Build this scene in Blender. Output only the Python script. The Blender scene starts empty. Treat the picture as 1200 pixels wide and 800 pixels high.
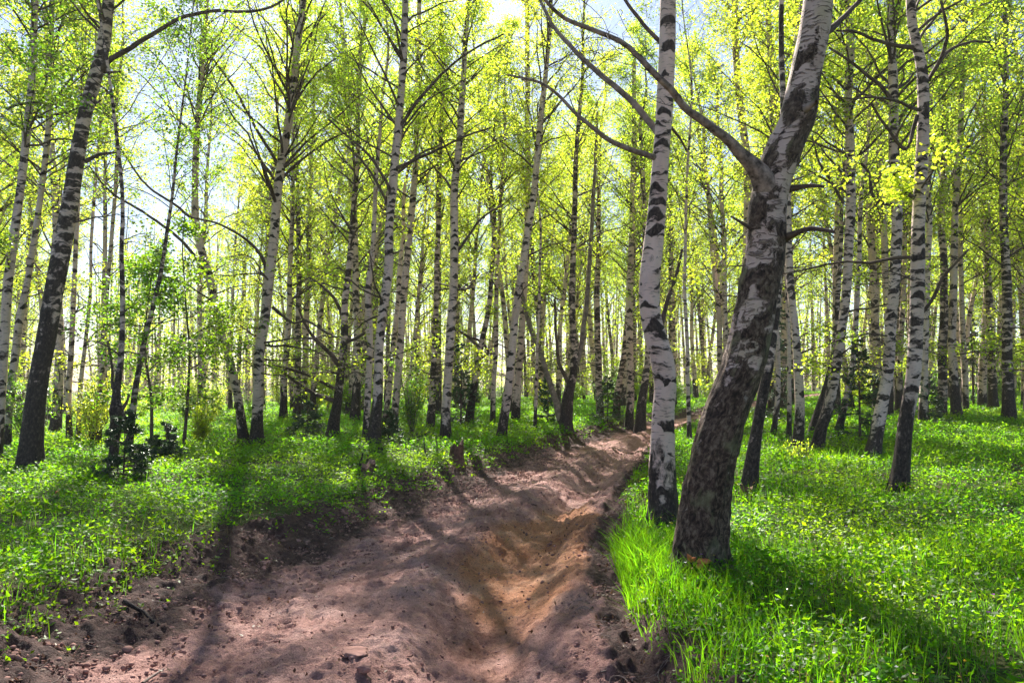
import bpy, math, random
import numpy as np
from mathutils import Vector

S = bpy.context.scene
C = S.collection
PI = math.pi
rad = math.radians

# ------------------------------------------------------------------ camera
F = 933.0                      # focal length in photo pixels (1200 px wide)
EYE = 1.60
PITCH = rad(3.05)
cam_d = bpy.data.cameras.new("camera")
cam_d.sensor_width = 36.0
cam_d.lens = 36.0 * F / 1200.0
cam_d.clip_start = 0.05
cam_d.clip_end = 2000.0
cam = bpy.data.objects.new("camera", cam_d)
C.objects.link(cam)
cam.location = (0, 0, EYE)
cam.rotation_euler = (PI / 2 + PITCH, 0, 0)
S.camera = cam

# ------------------------------------------------------------------ sky, sun, exposure
SUN_AZ = rad(-12.0)            # left of straight ahead
SUN_EL = rad(42.5)
W = bpy.data.worlds.new("World")
S.world = W
W.use_nodes = True
wn = W.node_tree
sky = wn.nodes.new("ShaderNodeTexSky")
sky.sky_type = 'NISHITA'
sky.sun_disc = False
sky.sun_elevation = SUN_EL
sky.sun_rotation = SUN_AZ
sky.air_density = 1.0
sky.dust_density = 0.7
sky.ozone_density = 3.0
bg = wn.nodes["Background"]
bg.inputs[1].default_value = 0.052
wn.links.new(sky.outputs[0], bg.inputs[0])

sun_d = bpy.data.lights.new("sun", 'SUN')
sun_d.energy = 5.0
sun_d.angle = rad(0.55)
sun_d.color = (1.0, 0.93, 0.84)
sun = bpy.data.objects.new("sun", sun_d)
C.objects.link(sun)
sd = Vector((math.sin(SUN_AZ) * math.cos(SUN_EL), math.cos(SUN_AZ) * math.cos(SUN_EL), math.sin(SUN_EL)))
sun.rotation_euler = sd.to_track_quat('Z', 'Y').to_euler()
sun.location = sd * 60

S.view_settings.view_transform = 'Standard'
S.view_settings.look = 'None'
S.view_settings.exposure = 1.68
S.view_settings.gamma = 1.0
S.view_settings.use_curve_mapping = False
S.render.engine = 'CYCLES'
S.cycles.max_bounces = 7
S.cycles.diffuse_bounces = 4
S.cycles.glossy_bounces = 2
S.cycles.transmission_bounces = 5
S.cycles.transparent_max_bounces = 4
S.cycles.caustics_reflective = False
S.cycles.caustics_refractive = False
S.cycles.sample_clamp_indirect = 6.0
S.cycles.use_denoising = True
try:
    S.cycles.denoiser = 'OPENIMAGEDENOISE'
    S.cycles.denoising_input_passes = 'RGB_ALBEDO_NORMAL'
except Exception:
    pass

# ------------------------------------------------------------------ numpy noise
_prng = np.random.RandomState(7)
_perm = _prng.permutation(4096).astype(np.int64)
_val = _prng.rand(4096)

def _h2(ix, iy, seed):
    return _val[_perm[(_perm[(ix + seed * 131) & 4095] + iy) & 4095]]

def _h3(ix, iy, iz, seed):
    return _val[_perm[(_perm[(_perm[(ix + seed * 131) & 4095] + iy) & 4095] + iz) & 4095]]

def vnoise(x, y, seed=0):
    x = np.asarray(x, float); y = np.asarray(y, float)
    ix = np.floor(x).astype(np.int64); iy = np.floor(y).astype(np.int64)
    fx = x - ix; fy = y - iy
    fx = fx * fx * (3 - 2 * fx); fy = fy * fy * (3 - 2 * fy)
    a = _h2(ix, iy, seed); b = _h2(ix + 1, iy, seed)
    c = _h2(ix, iy + 1, seed); d = _h2(ix + 1, iy + 1, seed)
    return (a + (b - a) * fx) * (1 - fy) + (c + (d - c) * fx) * fy - 0.5

def fbm(x, y, oct=4, seed=0, gain=0.5):
    r = 0; a = 1.0; f = 1.0
    for k in range(oct):
        r = r + a * vnoise(np.asarray(x) * f + 17.3 * k, np.asarray(y) * f + 5.1 * k, seed + k)
        a *= gain; f *= 2.03
    return r

def vnoise3(x, y, z, seed=0):
    x = np.asarray(x, float); y = np.asarray(y, float); z = np.asarray(z, float)
    ix = np.floor(x).astype(np.int64); iy = np.floor(y).astype(np.int64); iz = np.floor(z).astype(np.int64)
    fx = x - ix; fy = y - iy; fz = z - iz
    fx = fx * fx * (3 - 2 * fx); fy = fy * fy * (3 - 2 * fy); fz = fz * fz * (3 - 2 * fz)
    def pl(k):
        a = _h3(ix, iy, iz + k, seed); b = _h3(ix + 1, iy, iz + k, seed)
        c = _h3(ix, iy + 1, iz + k, seed); d = _h3(ix + 1, iy + 1, iz + k, seed)
        return (a + (b - a) * fx) * (1 - fy) + (c + (d - c) * fx) * fy
    return pl(0) * (1 - fz) + pl(1) * fz - 0.5

def sstep(a, b, x):
    t = np.clip((np.asarray(x, float) - a) / (b - a), 0, 1)
    return t * t * (3 - 2 * t)

# ------------------------------------------------------------------ terrain
_RY = np.array([-4, 3.0, 4.2, 5.9, 7.4, 10.0, 13.8, 19.3, 24.0, 32.0, 41.0, 60.0, 90.0])
_RX = np.array([-0.6, -1.02, -1.06, -1.06, -0.80, -0.22, 0.72, 2.15, 3.85, 7.4, 12.4, 24.0, 44.0])
_RW = np.array([1.8, 1.80, 1.80, 1.80, 1.66, 1.52, 1.40, 1.28, 1.3, 1.4, 1.5, 1.6, 1.7])

def _smooth_tab(xs, ys):
    q = np.linspace(xs[0], xs[-1], 800)
    v = np.interp(q, xs, ys)
    k = np.hanning(31); k /= k.sum()
    vp = np.concatenate([np.full(15, v[0]), v, np.full(15, v[-1])])
    # keep the end slopes
    vp[:15] = v[0] + (np.arange(-15, 0)) * (v[1] - v[0])
    vp[-15:] = v[-1] + (np.arange(1, 16)) * (v[-1] - v[-2])
    return q, np.convolve(vp, k, 'valid')
_qx, _vx = _smooth_tab(_RY, _RX)
_qw, _vw = _smooth_tab(_RY, _RW)

def road_u(x, y):
    return (x - np.interp(y, _qx, _vx)) / np.interp(y, _qw, _vw)

def H_base(x, y):
    """the lie of the land without the road cut"""
    x = np.asarray(x, float); y = np.asarray(y, float)
    a = x / np.maximum(y, 6.0)
    k = np.interp(a, [-0.9, -0.5, -0.3, 0.0, 0.25, 0.5, 0.9], [-0.03, -0.020, -0.004, 0.004, 0.010, 0.019, 0.024])
    s = np.log1p(np.exp(np.clip((y - 13.0) / 3.0, -20, 20))) * 3.0
    s = np.where((y - 13) / 3.0 > 19, y - 13.0, s)
    s = np.minimum(s, 70 + (s - 70) * 0.05)
    b = 0.10 * fbm(x * 0.35, y * 0.35, 3, 3) + 0.05 * fbm(x * 1.3, y * 1.3, 2, 9)
    return k * s + b

def H_bank(x, y):
    u = road_u(x, y)
    fade = 1 - sstep(34, 48, y)
    wob = 0.10 * fbm(np.asarray(y) * 1.1, np.asarray(x) * 0.9, 3, 21)
    l = 0.24 * sstep(0.84, 1.30, -u + wob) + 0.05 * sstep(1.4, 2.4, -u)
    r = 0.20 * sstep(0.98, 1.14, u + wob * 0.5) + 0.05 * sstep(1.2, 2.2, u)
    return (l + r) * fade + 0.2 * (1 - fade)

def H_land(x, y):
    return H_base(x, y) + H_bank(x, y)

def H_road(x, y):
    u = road_u(x, y)
    w2 = 0.10 * fbm(np.asarray(y) * 0.5, 3.3, 2, 31)
    dep = 0.75 + 0.9 * fbm(np.asarray(y) * 0.42, 1.7, 2, 33)
    z = -0.185 * dep * np.exp(-((u - 0.48 - w2) / 0.21) ** 2)
    z = z - 0.07 * np.exp(-((u + 0.42 + w2) / 0.26) ** 2)
    z = z + 0.06 * np.exp(-((u - 0.10 - w2) / 0.18) ** 2) + 0.05 * np.exp(-((u - 0.82 - w2) / 0.12) ** 2)
    z = z - 0.06 * np.exp(-(((np.asarray(y) - 7.2) / 1.5) ** 2 + ((u - 0.55) / 0.28) ** 2))
    # drag marks that run with the road, bent by a slow warp
    wx = u * 5.2 + 1.6 * fbm(x * 0.8, y * 0.5, 3, 41)
    z = z + 0.045 * fbm(wx, np.asarray(y) * 0.55, 3, 43)
    z = z + 0.022 * fbm(x * 1.7 + y * 0.7, y * 1.5 - x * 0.4, 3, 47)
    return H_base(x, y) * (1) + z + (H_bank(x, y)) * 1.0

def ground_z(x, y):
    return float(H_land(np.array([x]), np.array([y]))[0])

ct, st_ = math.cos(PITCH), math.sin(PITCH)
def ray(px, py):
    u = (px - 600.0) / F; v = (400.0 - py) / F
    d = np.array([u, ct - v * st_, st_ + v * ct])
    return d / d[1]
def at(px, py, Y):
    """the point on the sight line of a photo pixel at distance Y in front of the camera"""
    return np.array([0, 0, EYE]) + ray(px, py) * Y
def on_ground(px, py):
    d = ray(px, py)
    Y = np.linspace(2.5, 120, 8000)
    h = H_land(d[0] * Y, Y)
    z = EYE + d[2] * Y
    k = np.argmax(z < h)
    if not (z < h).any(): k = len(Y) - 1
    return np.array([d[0] * Y[k], Y[k], h[k]])

# ------------------------------------------------------------------ mesh helpers
def link(name, me, parent=None, mat=None):
    o = bpy.data.objects.new(name, me)
    C.objects.link(o)
    if parent is not None: o.parent = parent
    if mat is not None and me is not None: me.materials.append(mat)
    return o

def mesh_np(name, V, faces, attrs=None, smooth=True):
    """V (n,3); faces: list of index arrays (m,3)/(m,4)"""
    me = bpy.data.meshes.new(name)
    V = np.ascontiguousarray(V, dtype=np.float32)
    me.vertices.add(len(V)); me.vertices.foreach_set("co", V.ravel())
    faces = [f for f in faces if len(f)]
    tot = np.concatenate([np.full(len(f), f.shape[1]) for f in faces]).astype(np.int32)
    li = np.concatenate([f.ravel() for f in faces]).astype(np.int32)
    me.loops.add(len(li)); me.loops.foreach_set("vertex_index", li)
    me.polygons.add(len(tot))
    ls = np.concatenate([[0], np.cumsum(tot)[:-1]]).astype(np.int32)
    me.polygons.foreach_set("loop_start", ls)
    me.polygons.foreach_set("loop_total", tot)
    if smooth: me.polygons.foreach_set("use_smooth", np.ones(len(tot), dtype=bool))
    for k, a in (attrs or {}).items():
        a = np.asarray(a, dtype=np.float32)
        if a.ndim == 2:
            at_ = me.attributes.new(k, 'FLOAT_VECTOR', 'POINT'); at_.data.foreach_set("vector", a.ravel())
        else:
            at_ = me.attributes.new(k, 'FLOAT', 'POINT'); at_.data.foreach_set("value", a)
    me.update(calc_edges=True)
    return me

def grid_faces(nr, nc, closed=False, off=0):
    i = np.arange(nr - 1)[:, None]; j = np.arange(nc if closed else nc - 1)[None, :]
    j2 = (j + 1) % nc
    a = i * nc + j; b = i * nc + j2; c = (i + 1) * nc + j2; d = (i + 1) * nc + j
    return np.stack([a, b, c, d], -1).reshape(-1, 4) + off

def tubes(P, R, sides=4):
    """P (M,K,3) polylines, R (M,K) radii -> V, F"""
    M, K, _ = P.shape
    T = np.gradient(P, axis=1)
    T /= np.linalg.norm(T, axis=2, keepdims=True) + 1e-9
    ref = np.where(np.abs(T[..., 2:3]) > 0.9, np.array([1.0, 0, 0]), np.array([0, 0, 1.0]))
    A = np.cross(T, ref); A /= np.linalg.norm(A, axis=2, keepdims=True) + 1e-9
    B = np.cross(T, A)
    th = np.arange(sides) * 2 * PI / sides
    V = P[:, :, None, :] + R[:, :, None, None] * (np.cos(th)[None, None, :, None] * A[:, :, None, :] + np.sin(th)[None, None, :, None] * B[:, :, None, :])
    base = (np.arange(M) * K * sides)[:, None, None]
    f = grid_faces(K, sides, True)[None]
    Fq = (f + base).reshape(-1, 4)
    return V.reshape(-1, 3), Fq

class MB:
    def __init__(s): s.V = []; s.F = []; s.n = 0
    def add(s, V, *Fs):
        for f in Fs: s.F.append(np.asarray(f) + s.n)
        s.V.append(np.asarray(V, float)); s.n += len(V)
    def build(s, name, mat, parent=None, smooth=True, attrs=None):
        me = mesh_np(name, np.concatenate(s.V), s.F, attrs, smooth)
        return link(name, me, parent, mat)

def leaf_quads(cen, size, rng, flat=0.35, ratio=0.68, dirs=None):
    """one folded rhombic leaf per centre: 4 verts, 2 tris"""
    n = len(cen)
    a = rng.normal(size=(n, 3)) if dirs is None else dirs + rng.normal(size=(n, 3)) * 0.5
    a[:, 2] *= flat * 1.6
    a /= np.linalg.norm(a, axis=1, keepdims=True) + 1e-9
    nn = rng.normal(size=(n, 3)) * np.array([1, 1, 0.6]) * (1 - flat) + np.array([0, 0, 1.0]) * flat * 2
    b = np.cross(nn, a); b /= np.linalg.norm(b, axis=1, keepdims=True) + 1e-9
    c = np.cross(a, b)
    L = (size * rng.uniform(0.7, 1.25, n))[:, None]
    w = L * ratio * 0.5
    fold = (rng.uniform(-0.25, 0.1, n))[:, None] * L
    V = np.stack([cen - a * L * 0.5, cen + b * w - a * L * 0.06 + c * fold, cen + a * L * 0.5, cen - b * w - a * L * 0.06 + c * fold], 1)
    i = np.arange(n)[:, None] * 4
    F3 = np.concatenate([i + np.array([[0, 1, 2]]), i + np.array([[0, 2, 3]])])
    return V.reshape(-1, 3), F3

# ------------------------------------------------------------------ materials
def new_mat(name):
    m = bpy.data.materials.new(name); m.use_nodes = True
    nt = m.node_tree; nt.nodes.clear()
    return m, nt
def N(nt, t, **kw):
    n = nt.nodes.new(t)
    for k, v in kw.items():
        if k == 'inp':
            for a, b in v.items(): n.inputs[a].default_value = b
        else: setattr(n, k, v)
    return n
def math_(nt, op, a, b=None, clamp=False):
    n = nt.nodes.new("ShaderNodeMath"); n.operation = op; n.use_clamp = clamp
    for i, v in enumerate((a, b)):
        if v is None: continue
        if isinstance(v, (int, float)): n.inputs[i].default_value = v
        else: nt.links.new(v, n.inputs[i])
    return n.outputs[0]
def ramp(nt, fac, stops, interp='LINEAR'):
    n = nt.nodes.new("ShaderNodeValToRGB"); n.color_ramp.interpolation = interp
    e = n.color_ramp.elements
    while len(e) > 1: e.remove(e[-1])
    e[0].position = stops[0][0]; c = stops[0][1]
    e[0].color = (c if len(c) == 4 else (*c, 1))
    for p, c in stops[1:]:
        k = e.new(p); k.color = (c if len(c) == 4 else (*c, 1))
    nt.links.new(fac, n.inputs[0])
    return n.outputs[0]
def mixc(nt, fac, a, b, bt='MIX'):
    n = nt.nodes.new("ShaderNodeMix"); n.data_type = 'RGBA'; n.blend_type = bt
    for sock, v in ((n.inputs[0], fac), (n.inputs[6], a), (n.inputs[7], b)):
        if isinstance(v, (int, float)): sock.default_value = v
        elif isinstance(v, tuple): sock.default_value = (*v, 1) if len(v) == 3 else v
        else: nt.links.new(v, sock)
    return n.outputs[2]
def noise(nt, vec, scale, detail=3, rough=0.55, dist=0.0):
    n = nt.nodes.new("ShaderNodeTexNoise")
    n.inputs['Scale'].default_value = scale; n.inputs['Detail'].default_value = detail
    n.inputs['Roughness'].default_value = rough; n.inputs['Distortion'].default_value = dist
    if vec is not None: nt.links.new(vec, n.inputs['Vector'])
    return n.outputs['Fac']
def vscale(nt, vec, sc):
    n = nt.nodes.new("ShaderNodeVectorMath"); n.operation = 'MULTIPLY'
    nt.links.new(vec, n.inputs[0]); n.inputs[1].default_value = sc
    return n.outputs[0]
def vadd(nt, a, b):
    n = nt.nodes.new("ShaderNodeVectorMath"); n.operation = 'ADD'
    nt.links.new(a, n.inputs[0])
    if isinstance(b, tuple): n.inputs[1].default_value = b
    else: nt.links.new(b, n.inputs[1])
    return n.outputs[0]

def bark_mat(name, cell=1.0, dark_bias=0.0, detail=True):
    """white papery birch bark: black chevrons, thin dashes, rough dark foot"""
    m, nt = new_mat(name)
    out = N(nt, "ShaderNodeOutputMaterial"); pr = N(nt, "ShaderNodeBsdfPrincipled")
    nt.links.new(pr.outputs[0], out.inputs[0])
    bc = N(nt, "ShaderNodeAttribute", attribute_name="bc").outputs['Vector']
    foot = N(nt, "ShaderNodeAttribute", attribute_name="foot").outputs['Fac']
    rnd = N(nt, "ShaderNodeObjectInfo").outputs['Random']
    off = nt.nodes.new("ShaderNodeCombineXYZ")
    nt.links.new(math_(nt, 'MULTIPLY', rnd, 37.0), off.inputs[2]); nt.links.new(math_(nt, 'MULTIPLY', rnd, 11.0), off.inputs[0])
    p0 = vadd(nt, bc, off.outputs[0])
    # warp
    nz = nt.nodes.new("ShaderNodeTexNoise"); nz.inputs['Scale'].default_value = 9.0; nz.inputs['Detail'].default_value = 2
    nt.links.new(p0, nz.inputs['Vector'])
    w = vscale(nt, vadd(nt, nz.outputs['Color'], (-0.5, -0.5, -0.5)), (0.10, 0.10, 0.07))
    p = vadd(nt, p0, w)
    # chevrons from cell centres
    ps = vscale(nt, p, (4.2 * cell, 4.2 * cell, 4.6 * cell))
    vo = nt.nodes.new("ShaderNodeTexVoronoi"); vo.inputs['Scale'].default_value = 1.0
    nt.links.new(ps, vo.inputs['Vector'])
    df = nt.nodes.new("ShaderNodeVectorMath"); df.operation = 'SUBTRACT'
    nt.links.new(ps, df.inputs[0]); nt.links.new(vo.outputs['Position'], df.inputs[1])
    sp = nt.nodes.new("ShaderNodeSeparateXYZ"); nt.links.new(df.outputs[0], sp.inputs[0])
    hh = math_(nt, 'SQRT', math_(nt, 'ADD', math_(nt, 'MULTIPLY', sp.outputs[0], sp.outputs[0]), math_(nt, 'MULTIPLY', sp.outputs[1], sp.outputs[1])))
    arm = math_(nt, 'ABSOLUTE', math_(nt, 'ADD', sp.outputs[2], math_(nt, 'MULTIPLY', hh, 0.75)))
    rc = nt.nodes.new("ShaderNodeSeparateColor"); nt.links.new(vo.outputs['Color'], rc.inputs[0])
    th = math_(nt, 'SUBTRACT', math_(nt, 'MULTIPLY', rc.outputs[0], 0.46), math_(nt, 'MULTIPLY', hh, 0.27))
    chev = math_(nt, 'MULTIPLY', math_(nt, 'SUBTRACT', th, arm), 14.0, clamp=True)
    # broad scars, stretched round the trunk
    n1 = noise(nt, vscale(nt, p, (2.6 * cell, 2.6 * cell, 8.0 * cell)), 1.0, 5, 0.62)
    scar = math_(nt, 'MULTIPLY', math_(nt, 'SUBTRACT', n1, 0.575 - dark_bias), 16.0, clamp=True)
    # fine dashes
    n2 = noise(nt, vscale(nt, p0, (11.0, 11.0, 85.0)), 1.0, 2, 0.5)
    dash = math_(nt, 'MULTIPLY', math_(nt, 'SUBTRACT', n2, 0.60), 12.0, clamp=True)
    dash = math_(nt, 'MULTIPLY', dash, 0.65)
    # dark rough foot creeping up in tongues
    n3 = noise(nt, vscale(nt, p, (5.5, 5.5, 2.6)), 1.0, 5, 0.65)
    ft = math_(nt, 'MULTIPLY', math_(nt, 'SUBTRACT', math_(nt, 'ADD', math_(nt, 'MULTIPLY', foot, 0.42), n3), 0.66), 11.0, clamp=True)
    mk = math_(nt, 'MAXIMUM', math_(nt, 'MAXIMUM', chev, scar), math_(nt, 'MAXIMUM', dash, ft))
    n4 = noise(nt, vscale(nt, p0, (3, 3, 1.2)), 1.0, 3)
    white = ramp(nt, n4, [(0.30, (0.56, 0.39, 0.35)), (0.5, (0.76, 0.57, 0.53)), (0.72, (0.66, 0.48, 0.40))])
    n5 = noise(nt, vscale(nt, p0, (40, 40, 22)), 1.0, 4, 0.7)
    dark = ramp(nt, n5, [(0.35, (0.016, 0.011, 0.012)), (0.55, (0.055, 0.038, 0.036)), (0.72, (0.16, 0.125, 0.11))])
    col = mixc(nt, mk, white, dark)
    nt.links.new(col, pr.inputs['Base Color'])
    pr.inputs['Roughness'].default_value = 0.75
    pr.inputs['Specular IOR Level'].default_value = 0.25
    bmp = nt.nodes.new("ShaderNodeBump"); bmp.inputs['Strength'].default_value = 0.9; bmp.inputs['Distance'].default_value = 0.012
    hgt = math_(nt, 'ADD', math_(nt, 'MULTIPLY', mk, 0.5), math_(nt, 'MULTIPLY', n5, 1.2))
    nt.links.new(hgt, bmp.inputs['Height']); nt.links.new(bmp.outputs[0], pr.inputs['Normal'])
    return m

def old_bark_mat():
    """the big old birch: brown fissured foot with lichen, white plates higher up"""
    m, nt = new_mat("old_birch_bark")
    out = N(nt, "ShaderNodeOutputMaterial"); pr = N(nt, "ShaderNodeBsdfPrincipled")
    nt.links.new(pr.outputs[0], out.inputs[0])
    bc = N(nt, "ShaderNodeAttribute", attribute_name="bc").outputs['Vector']
    foot = N(nt, "ShaderNodeAttribute", attribute_name="foot").outputs['Fac']
    scarA = N(nt, "ShaderNodeAttribute", attribute_name="scar").outputs['Fac']
    nz = nt.nodes.new("ShaderNodeTexNoise"); nz.inputs['Scale'].default_value = 7.0; nz.inputs['Detail'].default_value = 3
    nt.links.new(bc, nz.inputs['Vector'])
    p = vadd(nt, bc, vscale(nt, vadd(nt, nz.outputs['Color'], (-0.5, -0.5, -0.5)), (0.12, 0.12, 0.10)))
    n1 = noise(nt, vscale(nt, p, (5.2, 5.2, 7.5)), 1.0, 8, 0.72)
    nv = noise(nt, vscale(nt, p, (9.0, 9.0, 1.6)), 1.0, 5, 0.6)
    n1 = math_(nt, 'ADD', math_(nt, 'MULTIPLY', n1, 0.62), math_(nt, 'MULTIPLY', nv, 0.42))
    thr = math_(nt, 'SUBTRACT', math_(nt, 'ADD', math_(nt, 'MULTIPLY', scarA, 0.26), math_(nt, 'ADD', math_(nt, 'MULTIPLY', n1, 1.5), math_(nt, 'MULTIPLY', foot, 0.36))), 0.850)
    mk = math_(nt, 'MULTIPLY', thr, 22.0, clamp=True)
    n2 = noise(nt, vscale(nt, p, (9, 9, 60)), 1.0, 2, 0.5)
    dash = math_(nt, 'MULTIPLY', math_(nt, 'MULTIPLY', math_(nt, 'SUBTRACT', n2, 0.565), 12.0, clamp=True), 0.75)
    mk = math_(nt, 'MAXIMUM', mk, dash)
    n4 = noise(nt, vscale(nt, bc, (4, 4, 3)), 1.0, 4)
    fine = noise(nt, vscale(nt, bc, (14, 14, 130)), 1.0, 2)
    white = ramp(nt, n4, [(0.32, (0.44, 0.30, 0.26)), (0.5, (0.64, 0.47, 0.42)), (0.68, (0.52, 0.41, 0.28))])
    white = mixc(nt, math_(nt, 'MULTIPLY', fine, 0.5), white, (0.33, 0.25, 0.23))
    n5 = noise(nt, vscale(nt, p, (34, 34, 16)), 1.0, 5, 0.72)
    n6 = noise(nt, vscale(nt, p, (7, 7, 3.5)), 1.0, 4, 0.6)
    dark = ramp(nt, n5, [(0.38, (0.014, 0.008, 0.007)), (0.50, (0.085, 0.052, 0.040)), (0.66, (0.27, 0.20, 0.15))])
    lich = math_(nt, 'MULTIPLY', math_(nt, 'MULTIPLY', math_(nt, 'SUBTRACT', n6, 0.56), 9.0, clamp=True), 0.75)
    dark = mixc(nt, lich, dark, mixc(nt, n5, (0.07, 0.066, 0.030), (0.34, 0.31, 0.18)))
    flk = math_(nt, 'MULTIPLY', math_(nt, 'SUBTRACT', noise(nt, vscale(nt, p, (20, 20, 9)), 1.0, 4, 0.7), 0.66), 14.0, clamp=True)
    dark = mixc(nt, math_(nt, 'MULTIPLY', flk, 0.85), dark, (0.42, 0.36, 0.31))
    nt.links.new(mixc(nt, mk, white, dark), pr.inputs['Base Color'])
    pr.inputs['Roughness'].default_value = 0.8
    pr.inputs['Specular IOR Level'].default_value = 0.25
    bmp = nt.nodes.new("ShaderNodeBump"); bmp.inputs['Strength'].default_value = 1.0; bmp.inputs['Distance'].default_value = 0.02
    hgt = math_(nt, 'ADD', math_(nt, 'MULTIPLY', mk, 0.35), math_(nt, 'MULTIPLY', n5, math_(nt, 'ADD', math_(nt, 'MULTIPLY', mk, 1.3), 0.12)))
    nt.links.new(hgt, bmp.inputs['Height']); nt.links.new(bmp.outputs[0], pr.inputs['Normal'])
    return m

def leaf_mat(name, refl, trans, var=0.35, gloss=0.0, tw=0.55, rough=0.4, patches=None):
    m, nt = new_mat(name)
    out = N(nt, "ShaderNodeOutputMaterial")
    rnd = N(nt, "ShaderNodeNewGeometry").outputs['Random Per Island']
    ob = N(nt, "ShaderNodeObjectInfo").outputs['Random']
    val = math_(nt, 'ADD', math_(nt, 'MULTIPLY', rnd, var * 2), 1 - var)
    hue = N(nt, "ShaderNodeHueSaturation")
    hue2 = N(nt, "ShaderNodeHueSaturation")
    hs = math_(nt, 'ADD', math_(nt, 'ADD', math_(nt, 'MULTIPLY', rnd, 0.035), math_(nt, 'MULTIPLY', ob, 0.03)), 0.4675)
    for h, c in ((hue, refl), (hue2, trans)):
        h.inputs['Color'].default_value = (*c, 1)
        nt.links.new(hs, h.inputs['Hue']); nt.links.new(val, h.inputs['Value'])
    c1, c2 = hue.outputs[0], hue2.outputs[0]
    if patches:
        tc = N(nt, "ShaderNodeTexCoord").outputs['Object']
        pn = noise(nt, tc, patches[0], 3, 0.6)
        f = math_(nt, 'MULTIPLY', math_(nt, 'SUBTRACT', pn, 0.45), 5.0, clamp=True)
        c1 = mixc(nt, f, c1, patches[1]); c2 = mixc(nt, f, c2, patches[2])
    d = N(nt, "ShaderNodeBsdfDiffuse"); t = N(nt, "ShaderNodeBsdfTranslucent")
    nt.links.new(c1, d.inputs[0]); nt.links.new(c2, t.inputs[0])
    mx = N(nt, "ShaderNodeMixShader"); mx.inputs[0].default_value = tw
    nt.links.new(d.outputs[0], mx.inputs[1]); nt.links.new(t.outputs[0], mx.inputs[2])
    last = mx.outputs[0]
    if gloss > 0:
        g = N(nt, "ShaderNodeBsdfGlossy"); g.inputs['Roughness'].default_value = rough
        g.inputs[0].default_value = (0.9, 0.95, 0.9, 1)
        m2 = N(nt, "ShaderNodeMixShader")
        fr = N(nt, "ShaderNodeFresnel"); fr.inputs[0].default_value = 1.42
        nt.links.new(math_(nt, 'MULTIPLY', fr.outputs[0], gloss), m2.inputs[0])
        nt.links.new(last, m2.inputs[1]); nt.links.new(g.outputs[0], m2.inputs[2])
        last = m2.outputs[0]
    nt.links.new(last, out.inputs[0])
    return m

def simple_mat(name, c1, c2, scale=8.0, rough=0.9, bump=0.0, detail=5, coords='Object'):
    m, nt = new_mat(name)
    out = N(nt, "ShaderNodeOutputMaterial"); pr = N(nt, "ShaderNodeBsdfPrincipled")
    nt.links.new(pr.outputs[0], out.inputs[0])
    tc = N(nt, "ShaderNodeTexCoord").outputs[coords]
    n = noise(nt, tc, scale, detail, 0.62)
    nt.links.new(ramp(nt, n, [(0.32, c1), (0.68, c2)]), pr.inputs['Base Color'])
    pr.inputs['Roughness'].default_value = rough
    pr.inputs['Specular IOR Level'].default_value = 0.2
    if bump:
        b = nt.nodes.new("ShaderNodeBump"); b.inputs['Strength'].default_value = 0.8; b.inputs['Distance'].default_value = bump
        nt.links.new(n, b.inputs['Height']); nt.links.new(b.outputs[0], pr.inputs['Normal'])
    return m

M_BARK = bark_mat("birch_bark", 1.25, 0.005)
M_BARK_MID = bark_mat("flecked_birch_bark", 1.35, 0.05)
M_BARK_FAR = bark_mat("birch_bark_far", 0.8, 0.015)
M_BARK_DARK = bark_mat("dark_birch_bark", 1.1, 0.115)
M_OLD = old_bark_mat()
M_LIMB = simple_mat('old_limb_bark', (0.022, 0.014, 0.012), (0.42, 0.31, 0.27), 16.0, 0.85, 0.006)
M_TWIG = simple_mat("twig_bark", (0.045, 0.028, 0.024), (0.15, 0.105, 0.09), 6.0, 0.85)
M_TWIG_PALE = simple_mat("pale_branch_bark", (0.10, 0.07, 0.06), (0.36, 0.28, 0.25), 9.0, 0.85)
M_LEAF = leaf_mat("birch_leaf", (0.16, 0.23, 0.022), (0.68, 0.84, 0.045), 0.34, 0.05, 0.70)
M_LEAF_DEEP = leaf_mat("deep_green_leaf", (0.06, 0.145, 0.014), (0.36, 0.60, 0.022), 0.35, 0.08, 0.58)
M_NEEDLE = leaf_mat("spruce_needle", (0.035, 0.085, 0.026), (0.07, 0.17, 0.03), 0.35, 0.15, 0.25)
M_HERB = leaf_mat("herb_leaf", (0.050, 0.155, 0.006), (0.27, 0.62, 0.006), 0.50, 0.03, 0.62, 0.45,
                  patches=(0.5, (0.10, 0.18, 0.006), (0.46, 0.72, 0.008)))
M_HERB2 = leaf_mat("long_herb_leaf", (0.075, 0.19, 0.012), (0.30, 0.64, 0.010), 0.35, 0.0, 0.6, 0.4)
M_GRASS = leaf_mat("grass_blade", (0.065, 0.165, 0.008), (0.30, 0.62, 0.010), 0.50, 0.07, 0.56, 0.45)
M_FLW_Y = leaf_mat("yellow_petal", (0.65, 0.45, 0.03), (0.6, 0.4, 0.03), 0.2, 0.1, 0.4)
M_FLW_P = leaf_mat("violet_petal", (0.30, 0.07, 0.42), (0.3, 0.08, 0.45), 0.3, 0.1, 0.4)
M_FLW_W = leaf_mat("white_petal", (0.72, 0.72, 0.66), (0.5, 0.5, 0.42), 0.1, 0.1, 0.35)
M_DEADLEAF = leaf_mat("dead_leaf", (0.14, 0.075, 0.050), (0.10, 0.05, 0.025), 0.5, 0.03, 0.3)
M_STRAW = leaf_mat("dry_straw", (0.34, 0.25, 0.13), (0.30, 0.21, 0.10), 0.4, 0.05, 0.35)
M_STONE = simple_mat("stone", (0.16, 0.10, 0.085), (0.32, 0.23, 0.20), 9.0, 0.9, 0.01)
M_CLOD = simple_mat("clod_earth", (0.17, 0.088, 0.072), (0.44, 0.25, 0.21), 4.0, 0.95)
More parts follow.
